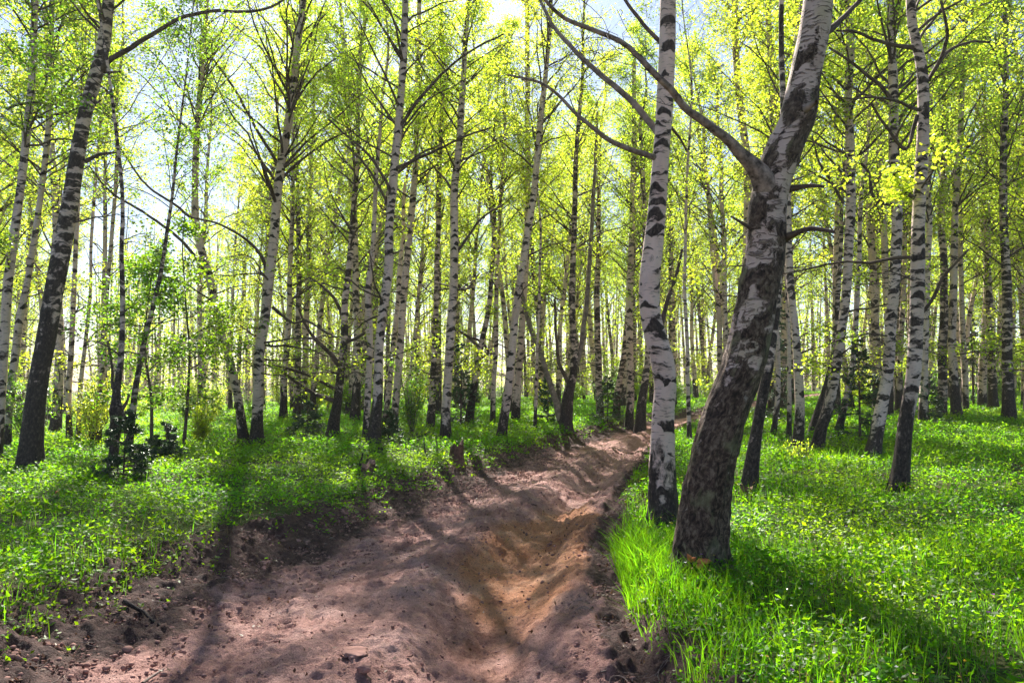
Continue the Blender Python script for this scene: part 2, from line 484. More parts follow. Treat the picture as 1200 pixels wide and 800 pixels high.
M_LOG = simple_mat("rotten_wood", (0.05, 0.028, 0.022), (0.22, 0.115, 0.085), 14.0, 0.9, 0.01)
M_CHAR = simple_mat("charred_wood", (0.010, 0.008, 0.008), (0.05, 0.035, 0.032), 14.0, 0.85, 0.01)
M_ORANGE = simple_mat("orange_wood", (0.42, 0.10, 0.035), (0.70, 0.26, 0.10), 24.0, 0.8, 0.004)
M_CUT = simple_mat("bare_cut_wood", (0.13, 0.07, 0.055), (0.30, 0.18, 0.14), 18.0, 0.85, 0.004)

def floor_mat():
    m, nt = new_mat("forest_floor")
    out = N(nt, "ShaderNodeOutputMaterial"); pr = N(nt, "ShaderNodeBsdfPrincipled")
    nt.links.new(pr.outputs[0], out.inputs[0])
    tc = N(nt, "ShaderNodeTexCoord").outputs['Object']
    n1 = noise(nt, tc, 1.2, 5, 0.6); n2 = noise(nt, tc, 22.0, 5, 0.7)
    a = ramp(nt, n2, [(0.3, (0.022, 0.036, 0.008)), (0.5, (0.045, 0.08, 0.012)), (0.72, (0.09, 0.13, 0.02))])
    b = ramp(nt, n2, [(0.3, (0.035, 0.022, 0.016)), (0.7, (0.13, 0.085, 0.062))])
    f = math_(nt, 'MULTIPLY', math_(nt, 'SUBTRACT', n1, 0.5), 6.0, clamp=True)
    nt.links.new(mixc(nt, f, a, b), pr.inputs['Base Color'])
    pr.inputs['Roughness'].default_value = 0.95
    pr.inputs['Specular IOR Level'].default_value = 0.15
    bm_ = nt.nodes.new("ShaderNodeBump"); bm_.inputs['Distance'].default_value = 0.03
    nt.links.new(n2, bm_.inputs['Height']); nt.links.new(bm_.outputs[0], pr.inputs['Normal'])
    return m

def road_mat():
    m, nt = new_mat("dirt_track")
    out = N(nt, "ShaderNodeOutputMaterial"); pr = N(nt, "ShaderNodeBsdfPrincipled")
    nt.links.new(pr.outputs[0], out.inputs[0])
    tc = N(nt, "ShaderNodeTexCoord").outputs['Object']
    clay = N(nt, "ShaderNodeAttribute", attribute_name="clay").outputs['Fac']
    bank = N(nt, "ShaderNodeAttribute", attribute_name="bank").outputs['Fac']
    n1 = noise(nt, tc, 2.0, 6, 0.62, 0.4)
    n2 = noise(nt, tc, 38.0, 5, 0.72)
    n3 = noise(nt, tc, 150.0, 3, 0.7)
    n4 = noise(nt, tc, 9.0, 5, 0.65)
    a = ramp(nt, n1, [(0.30, (0.32, 0.152, 0.130)), (0.5, (0.50, 0.272, 0.235)), (0.70, (0.64, 0.39, 0.345))])
    cl = ramp(nt, n1, [(0.30, (0.46, 0.175, 0.075)), (0.52, (0.66, 0.31, 0.165)), (0.72, (0.76, 0.45, 0.30))])
    col = mixc(nt, clay, a, cl)
    soil = ramp(nt, n4, [(0.30, (0.045, 0.022, 0.020)), (0.55, (0.125, 0.066, 0.056)), (0.75, (0.21, 0.125, 0.11))])
    bk = math_(nt, 'MULTIPLY', math_(nt, 'SUBTRACT', math_(nt, 'ADD', bank, math_(nt, 'MULTIPLY', n4, 0.8)), 0.62), 3.5, clamp=True)
    col = mixc(nt, bk, col, soil)
    sp = ramp(nt, n3, [(0.30, (0.40, 0.37, 0.37)), (0.5, (1, 1, 1)), (0.72, (1.45, 1.42, 1.42))])
    col = mixc(nt, 0.8, col, sp, 'MULTIPLY')
    crumb = ramp(nt, n2, [(0.34, (0.42, 0.38, 0.38)), (0.48, (1, 1, 1)), (0.7, (1.15, 1.15, 1.15))])
    col = mixc(nt, 0.7, col, crumb, 'MULTIPLY')
    nt.links.new(col, pr.inputs['Base Color'])
    pr.inputs['Roughness'].default_value = 0.82
    pr.inputs['Specular IOR Level'].default_value = 0.3
    b = nt.nodes.new("ShaderNodeBump"); b.inputs['Strength'].default_value = 1.0; b.inputs['Distance'].default_value = 0.055
    nt.links.new(math_(nt, 'ADD', n2, math_(nt, 'MULTIPLY', n3, 0.35)), b.inputs['Height'])
    nt.links.new(b.outputs[0], pr.inputs['Normal'])
    return m

M_FLOOR = floor_mat()
M_ROAD = road_mat()

# ------------------------------------------------------------------ the ground
def graded(lo, hi, c, n, k):
    t = np.linspace(-1, 1, n)
    s = np.sinh(t * k) / math.sinh(k)
    return np.where(s < 0, c + s * (c - lo), c + s * (hi - c))
gx = graded(-160, 170, 0.5, 460, 4.6)
gy = graded(-30, 320, 6.0, 520, 4.4)
GX, GY = np.meshgrid(gx, gy)
GU = road_u(GX, GY)
inside = sstep(1.33, 1.10, np.abs(GU)) * sstep(-3.5, -2.5, GY) * sstep(60, 56, GY)
GZ = H_land(GX, GY) - 0.35 * inside
fl = mesh_np("ground", np.stack([GX, GY, GZ], -1).reshape(-1, 3), [grid_faces(len(gy), len(gx))])
g_ob = link("ground", fl, None, M_FLOOR); g_ob["kind"] = "structure"

# the dirt track, a fine sheet of its own
ys = [-3.0]
while ys[-1] < 58: ys.append(ys[-1] + max(0.015, 0.0032 * abs(ys[-1])) if ys[-1] > 1.5 else ys[-1] + 0.10)
ys = np.array(ys)
us = np.linspace(-1.55, 1.42, 330)
UU, YY = np.meshgrid(us, ys)
xc = np.interp(ys, _qx, _vx)[:, None]; hw = np.interp(ys, _qw, _vw)[:, None]
XX = xc + UU * hw
ZZ = H_road(XX, YY)
edge = sstep(1.0, 1.38, np.abs(UU) + 0.10 * fbm(YY * 1.3, XX, 2, 55))
crumb = 0.040 * fbm(XX * 6, YY * 6, 3, 61) * (0.45 + 1.3 * sstep(0.4, 1.0, np.abs(UU))) + 0.024 * fbm(XX * 19, YY * 19, 2, 67) + 0.03 * np.clip(fbm(XX * 9, YY * 9, 2, 68) - 0.25, 0, 1)
crumb += 0.020 * np.abs(fbm(UU * 16 + 2.0 * fbm(XX * 1.3, YY * 0.8, 2, 62), YY * 3.2 + XX, 3, 63))
rip = np.abs(fbm(UU * 11 + 1.2 * fbm(XX, YY, 2, 71), YY * 1.3 + 0.6 * XX, 3, 73))
ZZ = ZZ + crumb - 0.060 * rip * sstep(1.1, 0.7, np.abs(UU)) - 0.10 * sstep(1.12, 1.40, np.where(UU > 0, UU * 1.06, -UU))
ZZ += 0.012
def clods(sc_, thr, seed): return np.clip(np.abs(fbm(XX * sc_, YY * sc_, 2, seed)) - thr, 0, 1)
ZZ += (0.055 * clods(9, 0.22, 161) + 0.05 * clods(17, 0.22, 163)) * (0.35 + sstep(-0.1, 0.25, fbm(XX * 0.9, YY * 0.9, 3, 165)) + 0.8 * sstep(0.6, 1.0, np.abs(UU)))
# worn tyre tread in the two wheel lines
for uc_, uw_, ph_ in ((0.74, 0.17, 0.0), (-0.40, 0.20, 0.4), (0.16, 0.12, 0.7)):
    du_ = (UU - uc_ - 0.05 * fbm(YY * 0.6, 0 * YY, 2, 171)) / uw_
    lug = sstep(-0.15, 0.35, np.sin(2 * PI * (YY * 8.5 + ph_ + 0.55 * np.abs(du_) + 0.5 * fbm(XX * 1.5, YY * 1.5, 2, 175))))
    ZZ += 0.020 * (lug - 0.5) * sstep(1.05, 0.8, np.abs(du_)) * sstep(-0.12, 0.22, fbm(XX * 0.8 + 3, YY * 0.8, 3, 173 + int(ph_ * 10)))
clay = 0.98 * np.exp(-(((YY - 7.9) / 2.7) ** 2 + ((UU - 0.55) / 0.40) ** 2) * 0.9)
clay = sstep(0.28, 0.60, clay + 0.34 * fbm(XX * 1.6, YY * 1.1, 4, 81)) * sstep(13, 10.5, YY)
bank = sstep(0.50, 0.95, -UU + 0.25 * fbm(XX * 1.3, YY * 1.3, 3, 83)) + sstep(0.84, 1.0, UU + 0.06 * fbm(XX * 2, YY * 2, 2, 84))
rd = mesh_np("dirt_road", np.stack([XX, YY, ZZ], -1).reshape(-1, 3), [grid_faces(len(ys), len(us))],
             {"clay": clay.ravel(), "bank": bank.ravel()})
r_ob = link("dirt_road", rd, None, M_ROAD); r_ob["kind"] = "structure"

# ------------------------------------------------------------------ trees
def smooth_path(pts, step):
    """pts (n,k) knots -> Catmull-Rom resampled at about `step` metres of height"""
    pts = np.asarray(pts, float)
    P = np.vstack([2 * pts[0] - pts[1], pts, 2 * pts[-1] - pts[-2]])
    out = []
    for i in range(1, len(P) - 2):
        n = max(2, int(np.linalg.norm(P[i + 1, :3] - P[i, :3]) / step))
        t = np.linspace(0, 1, n, endpoint=False)[:, None]
        a, b, c, d = P[i - 1], P[i], P[i + 1], P[i + 2]
        out.append(0.5 * ((2 * b) + (-a + c) * t + (2 * a - 5 * b + 4 * c - d) * t ** 2 + (-a + 3 * b - 3 * c + d) * t ** 3))
    out.append(P[-2][None])
    return np.concatenate(out)

def trunk_mesh(name, path, mat, parent, sides=12, rough=0.03, foot_h=1.3, seed=0, hero=False, foot_k=1.0):
    """path rows: x,y,z,r in the parent's frame; horizontal rings"""
    n = len(path)
    th = np.arange(sides) * 2 * PI / sides
    cz = path[:, 2:3] + 0 * th
    r = path[:, 3:4] * np.ones((1, sides))
    x0 = np.cos(th)[None] * r; y0 = np.sin(th)[None] * r
    h = path[:, 2:3]
    nz = vnoise3(np.cos(th)[None] * 2.2 + seed * 3.1 + 0 * h, np.sin(th)[None] * 2.2 + 0 * h, h * 2.5, 5)
    rr = 1 + rough * 2.4 * nz
    flare = np.exp(-np.clip(h, 0, 9) / (0.30 if hero == 'old' else 0.22))
    lob = 0.5 + 0.5 * np.cos(th * 5 + seed)[None]
    rr = rr + flare * (0.42 * lob - 0.05) * (1 if not hero else 0.8)
    scar = None
    if hero:
        ft = sstep(foot_h, foot_h * 0.35, h)
        ridge = np.abs(vnoise3(np.cos(th)[None] * 6.5 + 0 * h, np.sin(th)[None] * 6.5 + 0 * h, h * 3.2, 11))
        ridge2 = np.abs(vnoise3(np.cos(th)[None] * 15 + 0 * h, np.sin(th)[None] * 15 + 0 * h, h * 9, 12))
        rr = rr + ft * (0.30 * ridge + 0.22 * ridge2 - 0.07)
        rr = rr + 0.018 * vnoise3(np.cos(th)[None] * 9 + 0 * h, np.sin(th)[None] * 9 + 0 * h, h * 14, 14)
        if hero == 'old':
            scar = np.zeros_like(rr)
            # knots and branch collars: height, angle (0 = right, -90 = towards camera), size
            for hz, an, sz, amp in ((2.62, -150, 0.20, 0.20), (2.45, -40, 0.15, 0.10), (3.05, -60, 0.18, 0.13), (2.98, -160, 0.2, 0.14),
                                    (3.38, -130, 0.16, 0.10), (3.45, -40, 0.12, 0.10), (2.10, -70, 0.14, 0.06), (2.12, -170, 0.13, 0.10), (1.75, -100, 0.10, 0.05),
                                    (2.25, -10, 0.14, 0.10), (3.75, -100, 0.10, 0.06), (3.2, -20, 0.2, 0.08)):
                da = np.abs((np.degrees(th)[None] - an + 180) % 360 - 180) / 57.3 * 0.17
                g = np.exp(-((h - hz) ** 2 * 1.5 + da ** 2) / (sz * sz) * 1.6)
                rr = rr + amp * g; scar = np.maximum(scar, g)
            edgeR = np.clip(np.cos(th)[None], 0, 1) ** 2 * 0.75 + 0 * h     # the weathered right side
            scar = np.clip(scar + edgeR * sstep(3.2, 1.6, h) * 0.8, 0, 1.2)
    X = path[:, 0:1] + x0 * rr; Y = path[:, 1:2] + y0 * rr
    V = np.stack([X, Y, cz], -1).reshape(-1, 3)
    bc = np.stack([x0, y0, cz + seed * 0.0], -1).reshape(-1, 3)
    foot = (foot_k * sstep(foot_h, 0.0, cz)).reshape(-1)
    at_ = {"bc": bc, "foot": foot}
    if hero == 'old': at_["scar"] = scar.reshape(-1)
    return link(name, mesh_np(name, V, [grid_faces(n, sides, True)], at_), parent, mat)

def gen_twigs(rng, bp, bl, nt_, rmin, tl=0.36, droop=0.25):
    """bp (M,K,3) branches of length bl (M,) -> twig polylines (M*nt_,4,3)"""
    M, K, _ = bp.shape
    s = np.sort(rng.uniform(0.22, 1.0, (M, nt_)), axis=1)
    f = s * (K - 1); i = np.minimum(f.astype(int), K - 2); fr = (f - i)[..., None]
    idx = np.arange(M)[:, None]
    p = bp[idx, i] * (1 - fr) + bp[idx, i + 1] * fr
    t = bp[idx, i + 1] - bp[idx, i]; t /= np.linalg.norm(t, axis=2, keepdims=True) + 1e-9
    d = rng.normal(size=(M, nt_, 3)); d[..., 2] *= 0.6
    d -= (d * t).sum(-1, keepdims=True) * t
    d /= np.linalg.norm(d, axis=2, keepdims=True) + 1e-9
    ang = rng.uniform(0.35, 0.95, (M, nt_, 1))
    d = t * np.cos(ang) + d * np.sin(ang)
    L = (bl[:, None] * tl * (1.15 - 0.65 * s) * rng.uniform(0.5, 1.25, (M, nt_)))[..., None, None]
    q = np.linspace(0, 1, 4)[None, None, :, None]
    P = p[:, :, None, :] + d[:, :, None, :] * L * q
    P[..., 2] += (-droop * q[..., 0] ** 2 * L[..., 0]) + rng.normal(size=P.shape[:3]) * 0.03 * L[..., 0] * (q[..., 0] > 0)
    P[..., :2] += rng.normal(size=P.shape[:3] + (2,)) * 0.05 * L * (q > 0)
    return P.reshape(-1, 4, 3)

LEAFK = 2.15
def gen_crown(seed, path, h0, h1, nb, Lmax, leaves, size, rmin, low=0, extra=None, up=0.0, spread=0.085, flat=0.35):
    """twigs + leaves meshes for one tree. path x,y,z,r"""
    rng = np.random.RandomState(seed)
    hh = h0 + (h1 - h0) * np.sort(rng.uniform(0, 1, nb) ** 0.92)
    if low:
        hh[:low] = rng.uniform(max(1.3, h0 * 0.35), h0, low)
    t = np.clip((hh - h0) / (h1 - h0), 0, 1)
    px = np.stack([np.interp(hh, path[:, 2], path[:, k]) for k in range(4)], 1)
    az = rng.uniform(0, 2 * PI, nb)
    L = Lmax * (0.45 + 0.75 * np.sin(PI * np.clip(t * 0.8 + 0.22, 0, 1))) * (1 - 0.45 * t) * rng.uniform(0.55, 1.15, nb)
    e0 = np.radians(rng.uniform(18, 52, nb) + 18 * t) + up
    if low:
        e0[:low] = np.radians(rng.uniform(-8, 30, low)); L[:low] = Lmax * rng.uniform(0.25, 0.8, low)
    K = 9
    P = np.zeros((nb, K, 3)); P[:, 0] = px[:, :3]
    a = az.copy(); e = e0.copy()
    for k in range(1, K):
        s = k / (K - 1)
        e_k = e0 + 0.35 * s - 0.95 * s * s * rng.uniform(0.3, 1.2, nb)
        a = a + rng.normal(size=nb) * 0.12
        e_k = e_k + rng.normal(size=nb) * 0.10
        P[:, k] = P[:, k - 1] + (L / (K - 1))[:, None] * np.stack([np.cos(a) * np.cos(e_k), np.sin(a) * np.cos(e_k), np.sin(e_k)], 1)
    r0 = np.clip(np.minimum(px[:, 3] * 0.36, 0.006 + L * 0.0085), rmin, 0.05)
    R = np.maximum(r0[:, None] * (1 - 0.88 * np.linspace(0, 1, K)[None]), rmin)
    mb = MB()
    v, f = tubes(P, R, 5); mb.add(v, f)
    tw = gen_twigs(rng, P, L, 8, rmin)
    tw2 = gen_twigs(rng, tw, L.repeat(8) * 0.33, 2, rmin, 0.55, 0.5)
    leafy_rows = np.ones(nb, bool)
    if low: leafy_rows[:low] = rng.rand(low) < 0.35
    lt = [tw.reshape(nb, 8, 4, 3)[leafy_rows].reshape(-1, 4, 3), tw2.reshape(nb, 16, 4, 3)[leafy_rows].reshape(-1, 4, 3)]
    for T, rr in ((tw, 0.8), (tw2, 0.62)):
        RT = np.maximum(rmin * 1.9 * rr * (1 - 0.6 * np.linspace(0, 1, 4))[None] * np.ones((len(T), 1)), rmin * 0.55)
        v, f = tubes(T, RT, 3); mb.add(v, f)
    if extra is not None:
        for (bp, blen, leafy, ntw) in extra:
            T = gen_twigs(rng, bp[None], np.array([blen]), ntw, rmin, 0.30, 0.2)
            T2 = gen_twigs(rng, T, np.full(len(T), blen * 0.3), 2, rmin, 0.5, 0.3)
            for Q in (T, T2):
                v, f = tubes(Q, np.full(Q.shape[:2], rmin * 1.1), 3); mb.add(v, f)
            if leafy: lt += [np.repeat(T2, leafy, axis=0)]
    A = np.concatenate(lt); A = A[rng.rand(len(A)) < 0.75]
    n = int(leaves * LEAFK)
    ri = rng.randint(0, len(A), n); s = rng.uniform(0.1, 1.0, n) * 3
    i = np.minimum(s.astype(int), 2); fr = (s - i)[:, None]
    c = A[ri, i] * (1 - fr) + A[ri, i + 1] * fr + rng.normal(size=(n, 3)) * spread
    lv, lf = leaf_quads(c, size, rng, flat)
    return mb, (lv, lf)

def tag(o, label, cat, group=None):
    o["label"] = label; o["category"] = cat
    if group: o["group"] = group

def px_path(pts, base):
    Y = base[1]
    rows = []
    for (x, y, w) in pts:
        p = at(x, y, Y)
        rows.append([p[0], p[1], p[2], 0.5 * w * Y / F * math.cos(math.atan((x - 600) / F)) ** 1.3])
    return np.array(rows)

def birch(name, label, pts, height=16.0, mat=None, sides=12, seed=None, h0=4.0, nb=46, Lmax=2.4, leaves=5200, size=0.055,
          low=5, branches=(), foot_h=1.3, hero=False, lmat=None, cat="birch tree", up=0.0, base=None, foot_k=1.0, twigmat=None, group=None):
    """pts: photo points of the trunk, foot first; the trunk goes on above the frame to its real height"""
    height = height * (0.86 if height > 12 else 1)
    seed = seed if seed is not None else abs(hash_s(label)) % 9973
    rng = np.random.RandomState(seed)
    b = on_ground(pts[0][0], pts[0][1]) if base is None else np.array(base, float)
    K = px_path(pts, b)
    K[0, :3] = b
    # a few more metres of stem above the last seen point
    d = (K[-1, :3] - K[-2, :3]); d /= abs(d[2]) + 1e-6
    top = K[-1].copy(); hleft = max(0.5, b[2] + height - top[2])
    nseg = 4
    for k in range(1, nseg + 1):
        q = k / nseg
        dd = d * (1 - 0.6 * q); dd[2] = 1
        nxt = K[-1].copy(); nxt[:3] += dd * hleft / nseg + np.array([rng.normal() * 0.10, rng.normal() * 0.15, 0])
        nxt[3] = max(0.012, top[3] * (1 - q) ** 0.8)
        K = np.vstack([K, nxt])
    # depth wobble so that the stem is not flat in one plane
    wob = np.cumsum(rng.normal(size=len(K)) * 0.022); wob[0] = 0
    K[:, 1] += np.where(np.arange(len(K)) > 0, wob, 0) * (0.3 if hero else 1)
    loc = b.copy()
    K[:, :3] -= loc
    under = K[0].copy(); under[2] = -0.45; under[0] -= (K[1, 0] - K[0, 0]) * 0.3; under[3] *= 1.1
    path = smooth_path(K, 0.028 if hero == 'old' else (0.04 if hero else 0.22))
    path[:, 3] = np.maximum(path[:, 3], 0.01)
    path = np.vstack([under[None], path])
    if not hero:
        path[:, 0] += 0.03 * vnoise(path[:, 2] * 0.9, seed * 1.7, 3) * 2
    root = link(name, None); root.location = loc
    tag(root, label, cat, group)
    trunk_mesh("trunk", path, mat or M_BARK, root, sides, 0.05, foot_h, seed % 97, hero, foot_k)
    extra = []
    Y = b[1]
    for br in branches:
        bpts, dY, leafy, ntw = br[:4]
        bm_ = br[4] if len(br) > 4 else M_TWIG
        rows = []
        n = len(bpts)
        zs = at(bpts[0][0], bpts[0][1], Y)[2] - loc[2]
        for k, (x, y, w) in enumerate(bpts):
            Yk = Y + dY * k / max(1, n - 1)
            p = at(x, y, Yk) - loc
            rows.append([*p, 0.5 * w * Yk / F])
        cx = [np.interp(zs, path[:, 2], path[:, j]) for j in (0, 1)]
        rows[0][1] = cx[1]
        sp = smooth_path(np.array(rows), 0.07)
        jit = np.stack([vnoise(np.arange(len(sp)) * 0.45, seed + j * 7.7, 2) for j in range(3)], 1) * 0.02
        jit[0] = 0
        sp[:, :3] += jit * min(1.0, 12 * sp[:, 3].mean() + 0.5)
        v, f = tubes(sp[None, :, :3], np.maximum(sp[None, :, 3], 0.003), 9)
        me = mesh_np("branch", v, [f], {"bc": v * 1.0, "foot": np.full(len(v), 0.3), "scar": np.repeat(np.linspace(0.5, 0.25, len(sp)), 9)})
        link("branch", me, root, bm_)
        extra.append((sp[np.linspace(0, len(sp) - 1, 9).astype(int), :3], float(np.linalg.norm(np.diff(sp[:, :3], axis=0), axis=1).sum()), leafy, ntw))
    rmin = max(0.0022, Y * 0.00013)
    mb, (lv, lf) = gen_crown(seed + 5, path, h0, height - 0.3, nb, Lmax, leaves, size, rmin, low, extra or None, up)
    mb.build("twigs", twigmat or M_TWIG, root)
    link("foliage", mesh_np("foliage", lv, [lf], None, False), root, lmat or M_LEAF)
    return root

def hash_s(s):
    h = 5381
    for ch in s: h = (h * 33 + ord(ch)) & 0xffffffff
    return h

B = []
# --- the two big birches by the track
birch("old_birch", "massive old leaning birch with black knots and brown fissured foot beside the track",
      [(824, 675, 66), (820, 640, 60), (827, 590, 57), (833, 549, 55), (845, 500, 54), (859, 460, 53), (873, 425, 52), (884, 375, 51), (891, 337, 49), (897, 300, 47),
       (900, 262, 46), (904, 225, 47), (913, 195, 47), (921, 167, 46), (934, 139, 45), (939, 112, 42), (946, 75, 40), (953, 37, 39), (958, 0, 38), (968, -80, 35)],
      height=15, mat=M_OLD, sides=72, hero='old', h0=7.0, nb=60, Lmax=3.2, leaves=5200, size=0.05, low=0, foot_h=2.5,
      branches=[([(903, 236, 38), (896, 214, 31), (884, 196, 21), (870, 182, 16), (855, 166, 12.5), (837, 152, 11), (818, 137, 10), (800, 122, 9), (785, 105, 8.5), (769, 90, 8), (737, 57, 6.5), (700, 38, 5.8), (662, 22, 5), (640, 2, 4), (628, -20, 3)], -0.5, 0, 12, M_LIMB),
                ([(925, 221, 10), (940, 219, 6), (952, 218, 5), (966, 219, 3)], -0.2, 0, 1),
                ([(918, 280, 12), (935, 272, 6.5), (952, 268, 6), (978, 272, 4)], -0.35, 0, 2),
                ([(889, 272, 8), (872, 263, 4), (857, 254, 2.5)], -0.1, 0, 1),
                ([(935, 140, 15), (944, 128, 9), (957, 120, 5)], -0.25, 0, 0, M_TWIG_PALE),
                ([(966, 40, 10), (990, 20, 6), (1015, -10, 5)], 0.4, 0, 3)])
ob = [o for o in C.objects if o.name.startswith("old_birch")][0]
# the torn orange wood low on its foot
p = at(822, 656, ob.location.y - 0.26) - np.array(ob.location)
rng = np.random.RandomState(3)
mb = MB()
for k in range(7):
    c = p + rng.normal(size=3) * np.array([0.02, 0.015, 0.018])
    t = np.linspace(0, 1, 5)[:, None]
    d = np.array([rng.uniform(-0.2, 1.0), rng.uniform(-0.4, 0.2), rng.uniform(-0.3, 0.6)]); d /= np.linalg.norm(d)
    v, f = tubes((c + d * 0.075 * t - np.array([0.03, 0, 0]))[None], np.array([[0.006, 0.017, 0.020, 0.013, 0.002]]) * rng.uniform(0.7, 1.2), 6)
    mb.add(v, f)
mb.build("torn_wood", M_ORANGE, ob)["label"] = "orange torn wood at the foot of the old birch"

birch("slender_birch", "tall white birch with an S bend in front of the leaning old birch",
      [(776, 622, 38), (777, 600, 35), (776, 560, 32), (776, 520, 29), (777, 480, 27), (779, 450, 27), (775, 420, 28), (768, 395, 27.5), (762, 370, 25), (761, 337, 25), (764, 300, 24), (768, 262, 22.5),
       (774, 187, 20.5), (779, 112, 20), (782, 50, 19.5), (782, 0, 19), (784, -90, 18)],
      height=15, sides=32, hero=True, h0=6.5, nb=55, Lmax=2.6, leaves=4200, size=0.05, low=0, foot_h=1.15,
      branches=[([(774, 160, 10), (765, 147, 8.5), (737, 116, 7.5), (707, 90, 6.5), (677, 64, 5.5), (650, 33, 4.5), (634, 4, 3.5), (624, -20, 2.5)], 0.9, 0, 9, M_TWIG_PALE),
                ([(772, 187, 9), (764, 183, 7), (722, 169, 6), (700, 154, 5.5), (677, 135, 4.5), (640, 101, 3.5), (595, 88, 2.5)], -0.4, 0, 8, M_TWIG_PALE),
                ([(779, 55, 6), (765, 40, 5), (745, 18, 4.5), (728, -6, 3.5)], 0.4, 0, 4),
                ([(772, 395, 8), (779, 366, 5.5), (786, 341, 5), (793, 319, 4), (799, 292, 3)], 0.25, 1, 4),
                ([(784, 148, 4), (796, 160, 3), (806, 178, 2)], 0.2, 0, 2)])

# --- left edge
birch("leaning_birch", "dark footed birch leaning right at the left edge, long bare bough over the glade",
      [(33, 556, 38), (38, 520, 31), (45, 475, 27), (54, 412, 25), (64, 350, 25), (75, 300, 24.5), (89, 210, 21), (100, 150, 19), (116, 75, 18), (128, 0, 15), (138, -70, 13)],
      height=13, mat=M_BARK_DARK, sides=24, h0=6.5, nb=40, Lmax=2.3, leaves=2600, size=0.05, low=2, foot_h=5.2,
      branches=[([(120, 84, 9), (128, 72, 6.5), (150, 58, 6), (182, 38, 5), (215, 20, 4.5), (255, 13, 4), (290, 14, 3.5), (318, 8, 3), (340, -4, 2.5)], -0.8, 0, 6),
                ([(102, 190, 6), (115, 182, 4), (128, 180, 3), (141, 178, 2)], -0.3, 0, 1),
                ([(120, 85, 5), (130, 85, 3), (143, 84, 1.5)], 0.2, 0, 1),
                ([(107, 125, 5), (114, 120, 3), (119, 118, 1.5)], 0.1, 0, 0)])
birch("slender_birch", "grey white birch cut by the left edge of the view, leaning right",
      [(-6, 545, 17), (0, 450, 14), (4, 400, 13), (8, 350, 13), (19, 280, 12), (28, 200, 11), (38, 90, 10), (44, 0, 9)], height=15, h0=3.6, nb=60, Lmax=2.3, leaves=7000,
      lmat=M_LEAF_DEEP, low=6, branches=[([(8, 128, 3), (25, 122, 3), (48, 120, 3), (75, 124, 2)], -0.4, 0, 3)])
birch("slender_birch", "spotted birch just right of the edge birch and behind the dark leaning birch",
      [(8, 530, 15), (9, 485, 12), (17, 412, 11), (23, 369, 11), (33, 320, 9), (44, 240, 8), (54, 150, 8), (59, 40, 7), (60, 0, 7)], height=15, h0=4, nb=55, leaves=5600, lmat=M_LEAF_DEEP)
birch("slender_birch", "pinkish far birch in the bright gap at left", [(80, 525, 9), (83, 450, 7.5), (86, 390, 7), (92, 300, 6), (98, 200, 5), (102, 100, 4)], height=14, leaves=2000, nb=40)
birch("slender_birch", "second pinkish far birch in the left gap with a straight stem", [(91, 525, 7), (96, 450, 6), (102, 390, 5), (107, 320, 4), (112, 220, 4)], height=12, leaves=1800, nb=36)
birch("slender_birch", "thin far birch left of the swollen dead trunk", [(115, 526, 9), (117, 470, 8), (122, 400, 6), (130, 300, 5), (138, 180, 5)], height=13, leaves=2200, nb=40)
birch("dead_tree", "crooked dark trunk with a swollen burl behind the spruce sapling",
      [(131, 560, 14), (132, 520, 12), (133, 502, 17), (137, 492, 21), (136, 482, 19), (136, 470, 13), (138, 450, 10), (140, 420, 8), (141, 370, 7), (142, 300, 6), (143, 230, 5)], height=10.5,
      mat=M_BARK_DARK, h0=3.6, nb=40, Lmax=2.0, leaves=3000, foot_h=3.5, sides=16, lmat=M_LEAF_DEEP, cat="tree",
      branches=[([(140, 482, 6), (148, 472, 4), (151, 462, 2.5)], 0.1, 0, 0), ([(138, 462, 5), (132, 452, 4), (131, 430, 3), (127, 400, 2.5)], 0.1, 1, 3)])
birch("leaning_birch", "thin dark birch leaning right behind the burl trunk",
      [(148, 535, 12), (152, 505, 9), (157, 460, 8), (163, 430, 7), (170, 400, 6.5), (182, 350, 6), (194, 290, 5), (204, 230, 4)], height=10, mat=M_BARK_DARK, h0=2.8, nb=46, leaves=3200, lmat=M_LEAF_DEEP)
birch("slender_birch", "left trunk of the twin birch, bent outward to the left",
      [(287, 522, 15), (284, 500, 13), (281, 480, 11), (276, 450, 10.5), (271, 429, 10), (266, 405, 10), (259, 389, 10), (252, 355, 10), (244, 320, 11), (238, 300, 11), (231, 275, 10), (228, 240, 9), (230, 175, 8), (235, 87, 7), (240, 22, 6), (242, -30, 6)],
      height=15, h0=4.2, nb=50, Lmax=3.0, leaves=3000, up=0.15,
      branches=[([(246, 330, 5), (228, 300, 4), (205, 275, 3.5), (170, 250, 3), (130, 225, 2.5), (105, 195, 2)], -0.8, 0, 8),
                ([(232, 262, 4), (205, 240, 3), (170, 215, 2.5), (135, 165, 2)], -0.5, 0, 7)])
birch("slender_birch", "right trunk of the twin birch, thicker and pale, rising from the shared dark foot",
      [(301, 524, 19), (302, 500, 15), (303, 468, 13.5), (305, 429, 13), (309, 402, 13), (315, 363, 12), (320, 306, 12), (327, 219, 11), (335, 170, 10), (341, 131, 10), (350, 65, 9), (358, 0, 8), (364, -60, 8)],
      height=16.5, h0=4, nb=70, Lmax=3.2, leaves=6000, up=0.2, low=9,
      branches=[([(318, 330, 5), (305, 298, 4), (285, 278, 3), (255, 262, 2.5), (225, 255, 2)], -0.8, 0, 7),
                ([(330, 200, 5), (318, 180, 4), (300, 150, 3.5), (275, 105, 3), (250, 70, 2.5)], -0.5, 0, 8),
                ([(328, 215, 4), (350, 190, 3), (385, 165, 2.5), (420, 150, 2)], 0.5, 0, 7),
                ([(321, 360, 4), (342, 378, 3), (360, 376, 2.5), (385, 392, 2)], -0.4, 0, 6)])
